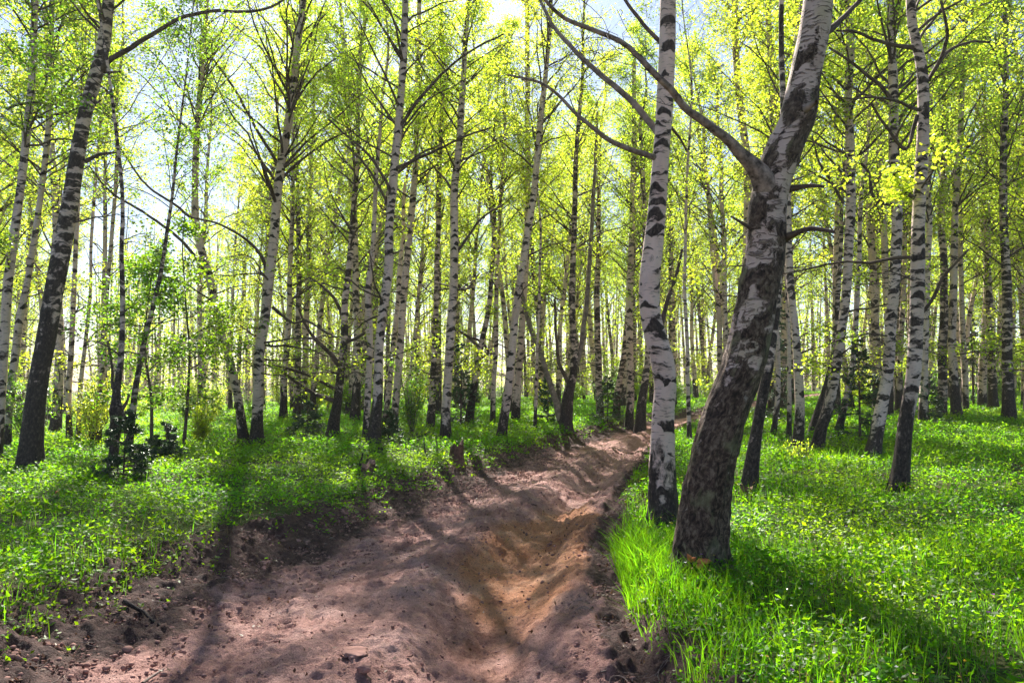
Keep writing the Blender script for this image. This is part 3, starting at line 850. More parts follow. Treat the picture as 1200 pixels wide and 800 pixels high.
birch("crooked_birch", "dark many branched birch with long low boughs between twin birch and black footed birch",
      [(389, 516, 16), (392, 490, 13.5), (396, 468, 11), (400, 429, 9.5), (403, 389, 9), (404, 350, 8), (410, 306, 7.5), (416, 219, 6.5), (420, 130, 5), (422, 60, 4.5)],
      mat=M_BARK_DARK, height=14, h0=3, nb=60, Lmax=2.8, leaves=4200, foot_h=3.0, low=8,
      branches=[([(396, 470, 6), (370, 462, 4.5), (348, 448, 4), (325, 432, 3), (300, 425, 2)], -0.6, 0, 6),
                ([(397, 458, 5), (382, 450, 4), (362, 440, 3), (340, 432, 3), (320, 428, 2)], -1.0, 0, 4),
                ([(400, 430, 7), (385, 412, 5.5), (370, 398, 4), (358, 380, 3), (350, 362, 2)], -0.4, 0, 6),
                ([(402, 400, 5), (414, 398, 4), (428, 390, 3)], -0.2, 0, 2),
                ([(403, 378, 4), (395, 355, 4), (378, 335, 3), (362, 325, 2)], 0.4, 0, 5)])
birch("slender_birch", "black footed birch with mossy middle casting the long shadow onto the track",
      [(438, 527, 19), (439, 500, 15), (441, 468, 12.5), (443, 415, 11), (447, 376, 11), (450, 350, 11), (455, 306, 11), (457, 262, 10.5), (461, 219, 10.5), (467, 131, 9.5), (471, 66, 9), (474, 0, 8), (476, -60, 7)],
      height=16, foot_h=2.2, h0=4.5, nb=64, Lmax=3.0, leaves=4800, up=0.1, low=8,
      branches=[([(461, 232, 5), (448, 205, 3.5), (430, 180, 3), (405, 158, 2.5), (385, 140, 2)], -0.6, 0, 6),
                ([(460, 198, 5), (485, 188, 4), (520, 172, 3), (545, 160, 2.5), (575, 150, 2)], -0.5, 0, 6),
                ([(466, 150, 4.5), (490, 118, 4), (520, 85, 3), (552, 60, 2.5), (590, 40, 2)], -0.6, 0, 7),
                ([(458, 250, 4), (445, 220, 3), (425, 190, 3), (400, 165, 2)], 0.6, 0, 6)])
birch("slender_birch", "clean white birch touching the black footed birch on its left", [(429, 520, 9), (431, 470, 8), (432, 420, 8), (432, 350, 8), (436, 280, 6), (440, 200, 5)], height=14, nb=45, leaves=3600)
birch("slender_birch", "pale birch leaning right, first right of the black footed birch",
      [(459, 512, 10), (463, 480, 9), (468, 430, 8.5), (472, 370, 8.5), (475, 328, 8.5), (480, 280, 8), (485, 219, 7.5), (488, 150, 6.5), (490, 70, 6), (491, 0, 5)], height=15, h0=4.5, leaves=4400)
birch("slender_birch", "thin speckled birch between the black footed birch and the pale leaning one",
      [(450, 508, 7), (455, 460, 6.5), (460, 410, 6), (466, 350, 6), (472, 290, 5)], height=13, leaves=3000)
birch("slender_birch", "dark slim birch left of the straight white birch with the forked top", [(504, 508, 11), (507, 442, 7.5), (509, 402, 7), (511, 350, 6.5), (514, 250, 6), (517, 150, 5), (518, 20, 4.5)],
      mat=M_BARK_DARK, height=14.5, leaves=3800)
birch("slender_birch", "straight white birch standing just behind the small stump",
      [(521, 519, 14), (522, 490, 11.5), (524, 468, 10.5), (527, 429, 10), (529, 389, 10.5), (531, 350, 10), (533, 306, 10), (534, 219, 9), (539, 153, 8), (545, 87, 6.5), (549, 10, 5.5)],
      height=16.5, h0=4, nb=60, leaves=5200, low=7,
      branches=[([(533, 300, 4), (550, 275, 3), (565, 255, 2.5), (590, 240, 2)], -0.4, 0, 6), ([(532, 330, 4), (545, 340, 3), (562, 320, 2)], 0.4, 0, 4)])
birch("crooked_birch", "dark crooked birch with an elbowed bough, right of the straight white birch",
      [(549, 503, 11), (551, 480, 10), (555, 455, 8.5), (560, 430, 7.5), (565, 402, 7), (571, 370, 6), (575, 340, 5.5), (580, 260, 5)], mat=M_BARK_DARK, height=13, leaves=3400, foot_h=2.5,
      branches=[([(564, 410, 5), (556, 402, 4), (545, 392, 3.5), (538, 388, 3)], 0.2, 0, 3), ([(562, 420, 4), (572, 412, 3), (560, 398, 3), (548, 396, 2)], 0.3, 0, 3)])
birch("slender_birch", "thin straight birch with a blackened foot beside the red footed birch", [(577, 501, 7), (579, 450, 5.5), (581, 400, 5.5), (582, 350, 5), (586, 250, 4.5)], height=14, leaves=3400)
birch("slender_birch", "leaning birch with reddish brown foot at the grass edge of the track",
      [(588, 517, 14), (590, 495, 11), (593, 470, 10.5), (597, 442, 10), (601, 410, 9.5), (604, 376, 9), (607, 350, 9), (613, 306, 9), (619, 262, 8.5), (626, 219, 8), (635, 131, 7), (641, 66, 5.5), (645, 0, 5)],
      height=19, h0=5, nb=70, leaves=5600)
birch("slender_birch", "pale ramrod birch rising between the reddish footed birch and the many stemmed one", [(604, 500, 11), (607, 450, 9), (611, 390, 8), (616, 320, 7), (618, 240, 6.5), (618, 100, 6), (618, 0, 5)], height=18, leaves=4800)
birch("slender_birch", "spindly young birch, thinnest stem on the grass left of the many stemmed birch", [(628, 508, 4.5), (629, 430, 3.5), (631, 350, 3), (634, 270, 2.5)], height=10, leaves=1500, nb=30, Lmax=1.4)
birch("many_stemmed_birch", "dark birch forking low into several stems at the far bend of the track",
      [(661, 504, 20), (663, 485, 16), (666, 460, 13), (671, 442, 10), (673, 415, 9), (672, 389, 8), (671, 350, 8), (672, 306, 7), (674, 219, 6), (677, 153, 5)], mat=M_BARK_DARK, height=18, leaves=5600, foot_h=3.0, nb=66,
      branches=[([(657, 492, 9), (650, 466, 7.5), (642, 442, 6.5), (634, 414, 6), (622, 385, 5.5), (613, 350, 5), (606, 310, 3.5)], 0.3, 1, 5, M_TWIG_PALE),
                ([(668, 445, 7), (678, 420, 6), (683, 390, 6), (688, 350, 5.5), (692, 290, 5), (697, 200, 4), (700, 130, 3)], 0.3, 1, 6, M_TWIG_PALE),
                ([(667, 450, 5), (655, 425, 4), (652, 395, 3.5), (650, 350, 3)], 0.4, 1, 4)])
birch("slender_birch", "dark birch right of the many stemmed birch", [(703, 492, 10), (702, 440, 8), (700, 390, 7.5), (700, 330, 6.5), (702, 250, 5)], mat=M_BARK_DARK, height=15, leaves=4200)
birch("slender_birch", "short leaning birch in front of the dark gap right of the many stemmed birch", [(721, 492, 10), (724, 460, 8), (730, 420, 6.5), (736, 370, 6), (742, 300, 5)], mat=M_BARK_DARK, height=14, leaves=4200)
birch("slender_birch", "left of two black footed birches where the track goes out of sight", [(737, 504, 11), (738, 460, 9), (738, 420, 8.5), (738, 350, 8.5), (740, 280, 7), (742, 180, 6), (743, 80, 5)], height=16, leaves=4800, foot_h=1.8)
birch("slender_birch", "darker right one of two black footed birches where the track goes out of sight", [(749, 505, 13), (752, 475, 11.5), (757, 440, 8.5), (760, 410, 7.5), (758, 350, 7), (756, 280, 6), (752, 180, 5)], mat=M_BARK_DARK, height=15, leaves=4200, foot_h=3)
birch("slender_birch", "spindly white birch seen between the S bend birch and the old birch", [(808, 520, 6.5), (808, 480, 5), (806, 430, 5), (804, 380, 4.5), (802, 300, 4)], height=12, leaves=2400)
# --- right half
birch("slender_birch", "left of two thin birches seen left of the old birch stem", [(846, 498, 8), (845, 430, 7), (841, 345, 6.5), (836, 281, 6), (830, 215, 5.5), (825, 175, 5)], height=14, leaves=3600)
birch("slender_birch", "thin straight birch seen right beside the old birch stem's left side", [(854, 498, 7), (851, 420, 6), (849, 340, 6), (848, 281, 6), (845, 220, 5.5), (842, 160, 5)], height=14, leaves=3400)
birch("slender_birch", "white birch rising behind the crook of the old birch's big bough", [(862, 512, 14), (868, 430, 11), (874, 300, 10.5), (876, 200, 10), (872, 160, 9.5), (866, 110, 9), (862, 60, 8.5), (860, 0, 8)], height=16, h0=5, leaves=4600)
birch("slender_birch", "birch half hidden behind the upper stem of the old birch", [(890, 512, 10), (896, 400, 9), (902, 250, 8), (907, 140, 8), (904, 80, 7.5), (900, 0, 7)], height=15, leaves=4200)
birch("dark_birch", "dark stem hiding behind the right side of the old birch's foot",
      [(877, 577, 21), (880, 550, 18), (885, 510, 15), (891, 470, 13), (898, 430, 12), (903, 390, 11), (908, 330, 10)], mat=M_BARK_DARK, sides=18, height=11, foot_h=3.2, h0=6.5, leaves=2200, nb=34, Lmax=1.8, low=2, cat="birch tree")
birch("slender_birch", "slim curved birch in front of the right clearing, left of the black footed white birch", [(905, 516, 8), (909, 490, 6.5), (912, 455, 6), (911, 410, 6), (908, 360, 5)], height=12, leaves=2600)
birch("slender_birch", "white birch with black foot first to the right of the old birch",
      [(933, 531, 16), (935, 500, 12.5), (934, 470, 11.5), (932, 430, 11), (929, 390, 9.5), (925, 349, 9.5), (922, 300, 9), (921, 230, 9), (925, 150, 8), (930, 60, 7.5)], height=15, h0=4.5, leaves=4600)
birch("slender_birch", "thin all white birch close behind the black footed one right of the old birch", [(926, 519, 7), (926, 470, 5.5), (925, 420, 5), (922, 340, 5), (920, 250, 4)], height=13, leaves=2800)
birch("slender_birch", "birch with a swept dark foot, rising straight between old birch and forked pair",
      [(955, 530, 17), (961, 500, 15), (969, 479, 14), (978, 430, 13), (983, 395, 12), (986, 365, 11.5), (988, 300, 11.5), (992, 262, 12), (994, 187, 11.5), (992, 112, 10), (992, 56, 9.5), (991, 0, 8), (990, -60, 7)],
      height=16, mat=M_BARK_MID, h0=4, nb=66, leaves=5600, foot_h=1.8, low=8,
      branches=[([(985, 240, 4), (972, 210, 3), (960, 190, 2.5), (952, 160, 2)], -0.4, 0, 5), ([(992, 200, 4), (1005, 185, 3), (1025, 165, 3), (1043, 145, 2)], -0.5, 0, 5)])
birch("leaning_birch", "dark stem leaning hard right behind the swept foot birch", [(950, 514, 12), (957, 490, 11), (966, 462, 9), (974, 435, 8), (980, 400, 7), (984, 340, 6)], mat=M_BARK_DARK, height=13, leaves=2600, foot_h=4)
birch("slender_birch", "slim white birch leaning right in front of the tall spruce sapling", [(983, 513, 11), (988, 482, 9), (994, 450, 8), (999, 425, 7.5), (1003, 380, 7), (1006, 320, 6), (1008, 240, 5)], height=14, leaves=3600)
birch("slender_birch", "curved white birch, left of the close pair in the right part of the glade",
      [(1020, 543, 24), (1025, 520, 19), (1031, 495, 17), (1039, 462, 15.5), (1044, 430, 15), (1047, 365, 14.5), (1050, 300, 14), (1052, 262, 14), (1051, 187, 13), (1048, 112, 12.5), (1046, 56, 11), (1045, 0, 10), (1044, -70, 9)],
      height=15, mat=M_BARK_MID, sides=18, h0=4.5, nb=60, leaves=4800, foot_h=1.3,
      branches=[([(1048, 120, 6), (1032, 101, 4.5), (1013, 86, 4), (995, 71, 3.5), (972, 56, 2.5)], -0.6, 0, 5),
                ([(1050, 240, 5), (1034, 238, 4), (1022, 228, 4), (1019, 205, 3.5), (1008, 190, 3)], -0.3, 2, 4)])
birch("slender_birch", "darker spotted birch, nearer right one of the close pair in the right glade",
      [(1051, 583, 27), (1054, 555, 23), (1058, 520, 20), (1062, 490, 19.5), (1066, 460, 19), (1068, 431, 18.5), (1069, 375, 18), (1070, 300, 18), (1071, 262, 17), (1073, 187, 16), (1073, 112, 15), (1070, 75, 14), (1064, 37, 12.5), (1062, 0, 12), (1060, -70, 11)],
      height=14, mat=M_BARK_MID, sides=22, h0=4.8, nb=60, leaves=4400, foot_h=2.0, low=4, Lmax=2.6,
      branches=[([(1074, 130, 6), (1085, 100, 5), (1100, 75, 4.5), (1108, 52, 4), (1111, 37, 3.5), (1102, 0, 3)], -0.5, 0, 6),
                ([(1066, 62, 6), (1045, 52, 4.5), (1025, 47, 4), (1002, 37, 3.5), (980, 36, 2.5)], -0.7, 0, 6),
                ([(1073, 110, 5), (1110, 62, 4), (1135, 50, 3), (1160, 49, 2.5)], 0.6, 0, 5),
                ([(1072, 370, 6), (1085, 362, 4), (1096, 345, 4), (1105, 325, 3.5), (1120, 308, 3), (1136, 292, 2)], -0.5, 0, 4),
                ([(1068, 140, 5), (1062, 175, 4), (1040, 150, 3.5), (1020, 120, 3)], -0.5, 0, 4),
                ([(1066, 235, 5), (1058, 222, 4), (1052, 212, 3), (1048, 205, 2)], -0.4, 4, 9)])
birch("slender_birch", "speckled birch rising just right of the close pair", [(1081, 500, 12), (1083, 440, 10.5), (1086, 370, 9), (1089, 300, 8), (1091, 230, 7), (1093, 120, 6)], height=15, leaves=4200)
birch("slender_birch", "dark scaled birch by the small red mark on the grass at right",
      [(1104, 493, 15), (1105, 450, 12), (1105, 385, 11.5), (1105, 317, 9.5), (1102, 262, 9), (1104, 187, 8.5), (1107, 112, 8), (1110, 30, 6)], height=16, mat=M_BARK_DARK, leaves=4600, h0=4.5,
      branches=[([(1103, 240, 5), (1118, 200, 4), (1140, 165, 3.5), (1168, 135, 2.5)], 0.4, 0, 6, M_TWIG_PALE)])
birch("slender_birch", "thin birch in the row at right, left of the two by the dark spruce gap", [(1132, 486, 9), (1131, 430, 8), (1129, 370, 7), (1127, 270, 6), (1125, 180, 5)], height=15, leaves=4200)
birch("slender_birch", "bright birch right of the dark spruce gap", [(1150, 480, 12), (1153, 430, 11), (1156, 385, 9.5), (1158, 317, 9), (1155, 250, 8), (1154, 150, 7)], height=16, leaves=4400)
birch("slender_birch", "pale birch one in from the right edge, last to reach the grass", [(1187, 473, 10), (1186, 420, 9), (1185, 350, 8.5), (1184, 284, 8), (1183, 200, 6)], height=15, leaves=4200)
birch("slender_birch", "slender birch bending left at top along the right edge", [(1203, 476, 13), (1201, 400, 10), (1196, 310, 9.5), (1193, 262, 9), (1189, 215, 8.5), (1184, 150, 8), (1179, 100, 7), (1173, 37, 6), (1169, 0, 6)], height=15, h0=4, leaves=5200, Lmax=2.8)
birch("slender_birch", "straight dark flecked birch far behind the close pair, on its left", [(1028, 480, 9), (1028, 420, 8), (1027, 350, 7), (1026, 270, 6), (1024, 180, 5)], height=16, leaves=4600)

# --- prototypes of the birches farther back, copied with their parts
def make_proto(seed, height, r, lean, leaves=4200, dark=False):
    rng = np.random.RandomState(seed)
    z = np.linspace(0, height, 9)
    bend = rng.normal(size=2) * lean
    K = np.stack([bend[0] * (z / height) ** 1.4 + np.cumsum(rng.normal(size=9) * 0.05), bend[1] * (z / height) ** 1.4 + np.cumsum(rng.normal(size=9) * 0.05), z,
                  r * (1 - z / height) ** 0.75 + 0.012], 1)
    K[0, 3] *= 1.25; K[0, :2] = 0
    under = K[0].copy(); under[2] = -0.6
    path = np.vstack([under[None], smooth_path(K, 0.4)])
    root = link("birch_tree", None)
    trunk_mesh("trunk", path, M_BARK_DARK if dark else M_BARK_FAR, root, 9, 0.05, 2.2, seed % 31)
    mb, (lv, lf) = gen_crown(seed + 3, path, 2.8, height - 0.3, 74, 2.7, int(leaves * 0.9), 0.085, 0.005, 8)
    mb.build("twigs", M_TWIG, root)
    link("foliage", mesh_np("foliage", lv, [lf], None, False), root, M_LEAF)
    return root
protos = [make_proto(900 + k, 13.5 + (k * 37 % 40) / 10, 0.098 + 0.014 * (k % 4), 1.3, dark=(k % 4 == 3)) for k in range(9)]
used = [False] * 9
def put(k, x, y, rz, sc):
    if not used[k]:
        used[k] = True; r = protos[k]
    else:
        r = protos[k].copy(); C.objects.link(r)
        for ch in protos[k].children:
            c = ch.copy(); C.objects.link(c); c.parent = r
    r.location = (x, y, ground_z(x, y)); r.rotation_euler = (0, 0, rz); r.scale = (sc, sc, sc)
    return r
rng = np.random.RandomState(42)
placed = [(o.location.x, o.location.y) for o in C.objects if o.get("category") in ("birch tree", "tree")]
cnt = 0; tries = 0; FAR = []
while cnt < 165 and tries < 9000:
    tries += 1
    Y = rng.uniform(22, 62) if rng.rand() < 0.8 else rng.uniform(19, 40)
    a = rng.uniform(-0.76, 0.76)
    x = a * Y
    # keep the track, the glades and the bright gap at left open
    if abs(road_u(x, Y)) < 1.7: continue
    lim = np.interp(a, [-0.9, -0.6, -0.45, -0.2, 0.05, 0.2, 0.3, 0.5, 0.9], [20, 26, 30, 26, 26, 27, 24, 25, 18])
    if Y < lim: continue
    if -0.60 < a < -0.40 and rng.rand() < 0.72: continue
    if a < -0.3 and rng.rand() < 0.35: continue
    if min((x - q[0]) ** 2 + (Y - q[1]) ** 2 for q in placed) < 1.1 ** 2: continue
    placed.append((x, Y))
    r = put(cnt % 9, x, Y, rng.uniform(0, 6.28), rng.uniform(0.8, 1.15))
    FAR.append(r)
    cnt += 1
# a few birches outside the picture at left and right whose shade falls into it
for k, (x, y) in enumerate(((-13.5, 15.5), (-12.0, 21.0), (-16.0, 24.0), (13.5, 15.0), (14.8, 20.0))):
    r = put(k, x, y, k * 1.3, 1.0)
    tag(r, "birch outside the view, " + ("nearest on the left", "second on the left", "third and farthest on the left", "nearer on the right", "farther on the right")[k], "birch tree", "far birches at the back of the wood")
# every far birch is named by the two nearer trees it is seen between
MARKS = [(-40, "the left edge"), (60, "dark leaning birch"), (137, "burl trunk"), (278, "twin birch"), (398, "low boughed birch"), (443, "black footed birch"), (526, "straight white birch"),
         (598, "reddish footed birch"), (668, "many stemmed birch"), (772, "S bend birch"), (866, "old birch"), (930, "next dark footed birch"), (976, "swept foot birch"), (1055, "close pair"), (1105, "dark scaled birch"), (1240, "the right edge")]
ORD = "first second third fourth fifth sixth seventh eighth ninth tenth eleventh twelfth thirteenth fourteenth fifteenth sixteenth seventeenth eighteenth nineteenth twentieth".split()
ORD += ["twenty-" + q for q in ORD[:9]] + ["thirtieth"]
def img_x(o, z=2.2):
    return 600 + F * o.location.x / (o.location.y * ct + (o.location.z + z - EYE) * st_)
def name_between(lst, what, cat, group):
    byg = {}
    for o in lst:
        xx_ = img_x(o)
        if xx_ < -25 or xx_ > 1225:
            key = ("L" if xx_ < 0 else "R")
        else:
            key = max(i for i in range(len(MARKS)) if MARKS[i][0] <= xx_ or i == 0)
        byg.setdefault(key, []).append((xx_, o))
    for key, L_ in byg.items():
        L_.sort(key=lambda q: q[0])
        for j, (xx_, o) in enumerate(L_):
            n_ = ORD[j] if j < 30 else "last"
            if key in ("L", "R"): lab = "%s beyond the %s edge, %s from left" % (what, "left" if key == "L" else "right", n_)
            else: lab = "%s, %s from left between %s and %s" % (what, n_, MARKS[key][1], MARKS[min(key + 1, len(MARKS) - 1)][1])
            tag(o, lab, cat, group)
name_between(FAR, "far birch", "birch tree", "far birches at the back of the wood")

# --- far wood that reads as one mass
rng = np.random.RandomState(77)
mbT = MB(); cen = []; mbt = MB()
nT = 620
aa = rng.uniform(-0.95, 0.95, nT); YY_ = rng.uniform(62, 105, nT); xx = aa * YY_
keep = ~((aa > -0.60) & (aa < -0.53))
xx, YY_ = xx[keep], YY_[keep]; nT = len(xx)
zz = H_land(xx, YY_)
hT = rng.uniform(12, 18, nT)
t = np.linspace(0, 1, 6)
P = np.stack([xx[:, None] + rng.normal(size=(nT, 1)) * 1.0 * t[None] ** 1.5, YY_[:, None] + 0 * t[None], zz[:, None] - 0.4 + hT[:, None] * t[None]], -1)
R = rng.uniform(0.10, 0.17, (nT, 1)) * (1 - 0.85 * t[None])
v, f = tubes(P, R, 6)
me = mesh_np("far_trunks", v, [f], {"bc": v, "foot": np.zeros(len(v))})
n = 230000
ri = rng.randint(0, nT, n); s = rng.uniform(0.0, 1.0, n)
c = np.stack([xx[ri], YY_[ri], zz[ri] + s * hT[ri]], 1)
rr = 2.1 * np.sqrt(np.clip(1.1 - s, 0.05, 1)) * rng.uniform(0.1, 1.0, n); ang = rng.uniform(0, 2 * PI, n)
c[:, 0] += rr * np.cos(ang); c[:, 1] += rr * np.sin(ang)
keepl = (fbm(c[:, 0] * 0.9, c[:, 2] * 0.9 + c[:, 1] * 0.5, 2, 91) > -0.12)
lv, lf = leaf_quads(c[keepl], 0.22, rng, 0.3)
fo = link("far_wood", me, None, M_BARK_FAR); fo["kind"] = "stuff"; fo["label"] = "distant birch wood closing the view behind the counted trees"
fl_ = link("foliage", mesh_np("foliage", lv, [lf], None, False), fo, M_LEAF)

# ------------------------------------------------------------------ spruces and shrubs
def spruce(name, label, x, y, h, wid, seed, group=None, dens=1.0):
    rng = np.random.RandomState(seed)
    root = link(name, None); root.location = (x, y, ground_z(x, y))
    tag(root, label, "spruce", group)
    mb = MB()
    v, f = tubes(np.array([[[0, 0, -0.2], [0.01, 0, h * 0.5], [0, 0.01, h]]]), np.array([[0.012 * h + 0.006, 0.008 * h, 0.003]]), 7); mb.add(v, f)
    mb.build("trunk", M_TWIG, root)
    nb = int((34 + 16 * h) * dens)
    z = h * np.sort(rng.uniform(0.05, 0.98, nb)); tt = z / h
    L = wid * (1 - tt) ** 0.85 * rng.uniform(0.7, 1.15, nb) + 0.05
    az = rng.uniform(0, 2 * PI, nb); K = 6
    s = np.linspace(0, 1, K)[None]
    e = 0.25 - 0.5 * s + 0.35 * s * s + rng.normal(size=(nb, 1)) * 0.15
    P = np.stack([L[:, None] * s * np.cos(az)[:, None], L[:, None] * s * np.sin(az)[:, None], z[:, None] + L[:, None] * s * e], -1)
    sub = gen_twigs(rng, P, L, 6, 0.002, 0.5, 0.1)
    mbb = MB()
    v, f = tubes(P, np.maximum(0.008 * (1 - s) + 0.002, 0.002) * np.ones((nb, 1)), 4); mbb.add(v, f)
    v, f = tubes(sub, np.full(sub.shape[:2], 0.003), 3); mbb.add(v, f)
    mbb.build("twigs", M_TWIG, root)
    n = int(nb * 210)
    sh = sub[rng.randint(0, len(sub), n)]; q = rng.uniform(0, 3, n); i = np.minimum(q.astype(int), 2); fr = (q - i)[:, None]
    ar = np.arange(n)
    c = sh[ar, i] * (1 - fr) + sh[ar, i + 1] * fr
    d = sh[:, 3] - sh[:, 0]; d /= np.linalg.norm(d, axis=1, keepdims=True) + 1e-9
    dd = d * 0.7 + rng.normal(size=(n, 3)) * 0.55
    lv, lf = leaf_quads(c + dd * 0.018, 0.055, rng, 0.5, 0.16, dirs=dd)
    link("needles", mesh_np("needles", lv, [lf], None, False), root, M_NEEDLE)
    return root
def sp_px(name, label, px, py, toppy, wpx, seed, group=None):
    g = on_ground(px, py); h = (py - toppy) * g[1] / F; w = wpx * 0.5 * g[1] / F
    return spruce(name, label, g[0], g[1], h, w, seed, group)
sp_px("spruce_sapling", "dark low spruce sapling against the crooked burl trunk", 144, 568, 480, 64, 1)
sp_px("spruce_sapling", "small spruce sapling right of the low dark one, in the left glade", 194, 543, 494, 50, 2)
sp_px("spruce_sapling", "young spruce between twin birch and many branched dark birch", 360, 516, 468, 52, 3)
sp_px("spruce_sapling", "tall spruce sapling between swept foot birch and close pair", 1008, 522, 395, 66, 4)
sp_px("spruce_sapling", "spruce sapling right behind the close pair of birches", 1088, 500, 440, 52, 5)
sp_px("spruce_tree", "black green narrow spruce at back right between birches", 1141, 478, 360, 34, 6)
sp_px("spruce_sapling", "spruce sapling by the black footed birch, right side", 455, 524, 480, 42, 7)
sp_px("spruce_sapling", "dark spruce behind straight white birch and crooked birch", 540, 504, 400, 46, 8)
sp_px("spruce_sapling", "spruce sapling seen at left of the many stemmed birch", 642, 500, 440, 34, 9)
sp_px("spruce_sapling", "small spruce at far right rear near the right edge", 1168, 476, 430, 40, 10)
sp_px("spruce_sapling", "spruce at rear centre right of the many stemmed birch", 712, 496, 440, 40, 11)
sp_px("spruce_tree", "broad spruce in shade right of the old birch stem", 912, 500, 315, 64, 12)

def shrub(label, x, y, h, wid, seed, mat, name="shrub", leaves=2600, size=0.06, group=None, tiers=False):
    rng = np.random.RandomState(seed)
    root = link(name, None); root.location = (x, y, ground_z(x, y)); tag(root, label, "shrub", group)
    nb = 16; K = 7; s = np.linspace(0, 1, K)[None]
    az = rng.uniform(0, 2 * PI, nb); ln = rng.uniform(0.55, 1.0, nb) * h; sp = rng.uniform(0.15, 1.0, nb) * wid
    P = np.stack([sp[:, None] * s ** 1.3 * np.cos(az)[:, None], sp[:, None] * s ** 1.3 * np.sin(az)[:, None], ln[:, None] * s - 0.05], -1)
    P += rng.normal(size=P.shape) * 0.02 * (s[..., None] > 0)
    mb = MB(); v, f = tubes(P, np.maximum(0.004 * h * (1 - s) + 0.003, 0.003) * np.ones((nb, 1)), 5); mb.add(v, f)
    tw = gen_twigs(rng, P, ln, 9, 0.003, 0.38, 0.15)
    if tiers:
        d_ = tw - tw[:, :1]; d_[..., 2] *= 0.18; d_[..., :2] *= 1.7; tw = tw[:, :1] + d_
    v, f = tubes(tw, np.full(tw.shape[:2], 0.003), 3); mb.add(v, f)
    mb.build("stems", M_TWIG, root)
    n = leaves
    q = rng.uniform(0.3, 3, n); i = np.minimum(q.astype(int), 2); fr = (q - i)[:, None]; ri = rng.randint(0, len(tw), n)
    c = tw[ri, i] * (1 - fr) + tw[ri, i + 1] * fr + rng.normal(size=(n, 3)) * 0.05
    lv, lf = leaf_quads(c, size, rng, 0.6, 0.5)
    link("foliage", mesh_np("foliage", lv, [lf], None, False), root, mat)
    return root
def sh_px(label, px, py, toppy, wpx, seed, mat, name="shrub", **kw):
    g = on_ground(px, py); h = (py - toppy) * g[1] / F; w = wpx * 0.5 * g[1] / F
    return shrub(label, g[0], g[1], h, w, seed, mat, name, **kw)
M_ROWAN = leaf_mat("rowan_leaf", (0.06, 0.14, 0.012), (0.30, 0.52, 0.015), 0.4, 0.06, 0.56)
for lab_, px_, py_, tx_, hh_, sd_ in (("tall rowan sapling with dark green leaves left of the twin birch", 214, 528, 222, 4.9, 31), ("rowan sapling in dark green leaf right behind the thin leaning birch", 178, 530, 172, 4.3, 32)):
    birch("rowan_sapling", lab_, [(px_, py_, 5), ((px_ + tx_) / 2 + 3, py_ - 60, 4), (tx_, py_ - 115, 3.0)], mat=M_TWIG, height=hh_, h0=0.9, nb=44, Lmax=1.5, leaves=1900, size=0.075,
          low=0, sides=8, lmat=M_ROWAN, cat="tree", seed=sd_, up=-0.35)
sh_px("fresh green shrub between pale leaning birch and dark slim birch", 482, 512, 425, 56, 23, M_LEAF_DEEP, leaves=2600)
sh_px("yellow green shrub behind the burl trunk in the gap", 108, 528, 440, 80, 24, M_LEAF, leaves=2600)
sh_px("green shrub at the left edge behind the spotted birch", 30, 530, 430, 70, 25, M_LEAF_DEEP, leaves=2800)
sh_px("low bright sapling on the grass in front of the swept foot birch", 938, 545, 515, 52, 26, M_LEAF, leaves=420, size=0.05)
sh_px("yellow green shrub behind the rowans, near the twin birch", 236, 522, 468, 34, 27, M_LEAF, leaves=2400)
rng = np.random.RandomState(5)
proto_s = [shrub("low leafy bush in the undergrowth at the back of the wood", 0, 30, rng.uniform(1.2, 2.2), rng.uniform(0.7, 1.1), 60 + k, M_LEAF if k % 2 else M_LEAF_DEEP, "undergrowth_bush", 1900, 0.085,
                 "bushes at the back of the wood") for k in range(4)]
k = 0; n_b = 0; BUSH = []
while n_b < 90:
    a = rng.uniform(-0.8, 0.8); Y = rng.uniform(30, 60); x = a * Y
    if a < -0.3 and Y < 38 and False: continue
    if abs(road_u(x, Y)) < 1.9: continue
    if n_b < 4: r = proto_s[n_b]
    else:
        r = proto_s[n_b % 4].copy(); C.objects.link(r)
        for ch in proto_s[n_b % 4].children:
            c_ = ch.copy(); C.objects.link(c_); c_.parent = r
    sc = rng.uniform(0.7, 1.3)
    r.location = (x, Y, ground_z(x, Y)); r.rotation_euler = (0, 0, rng.uniform(0, 6)); r.scale = (sc, sc, sc * rng.uniform(0.8, 1.2))
    BUSH.append(r)
    n_b += 1

name_between(BUSH, "low back bush", "shrub", "bushes at the back of the wood")
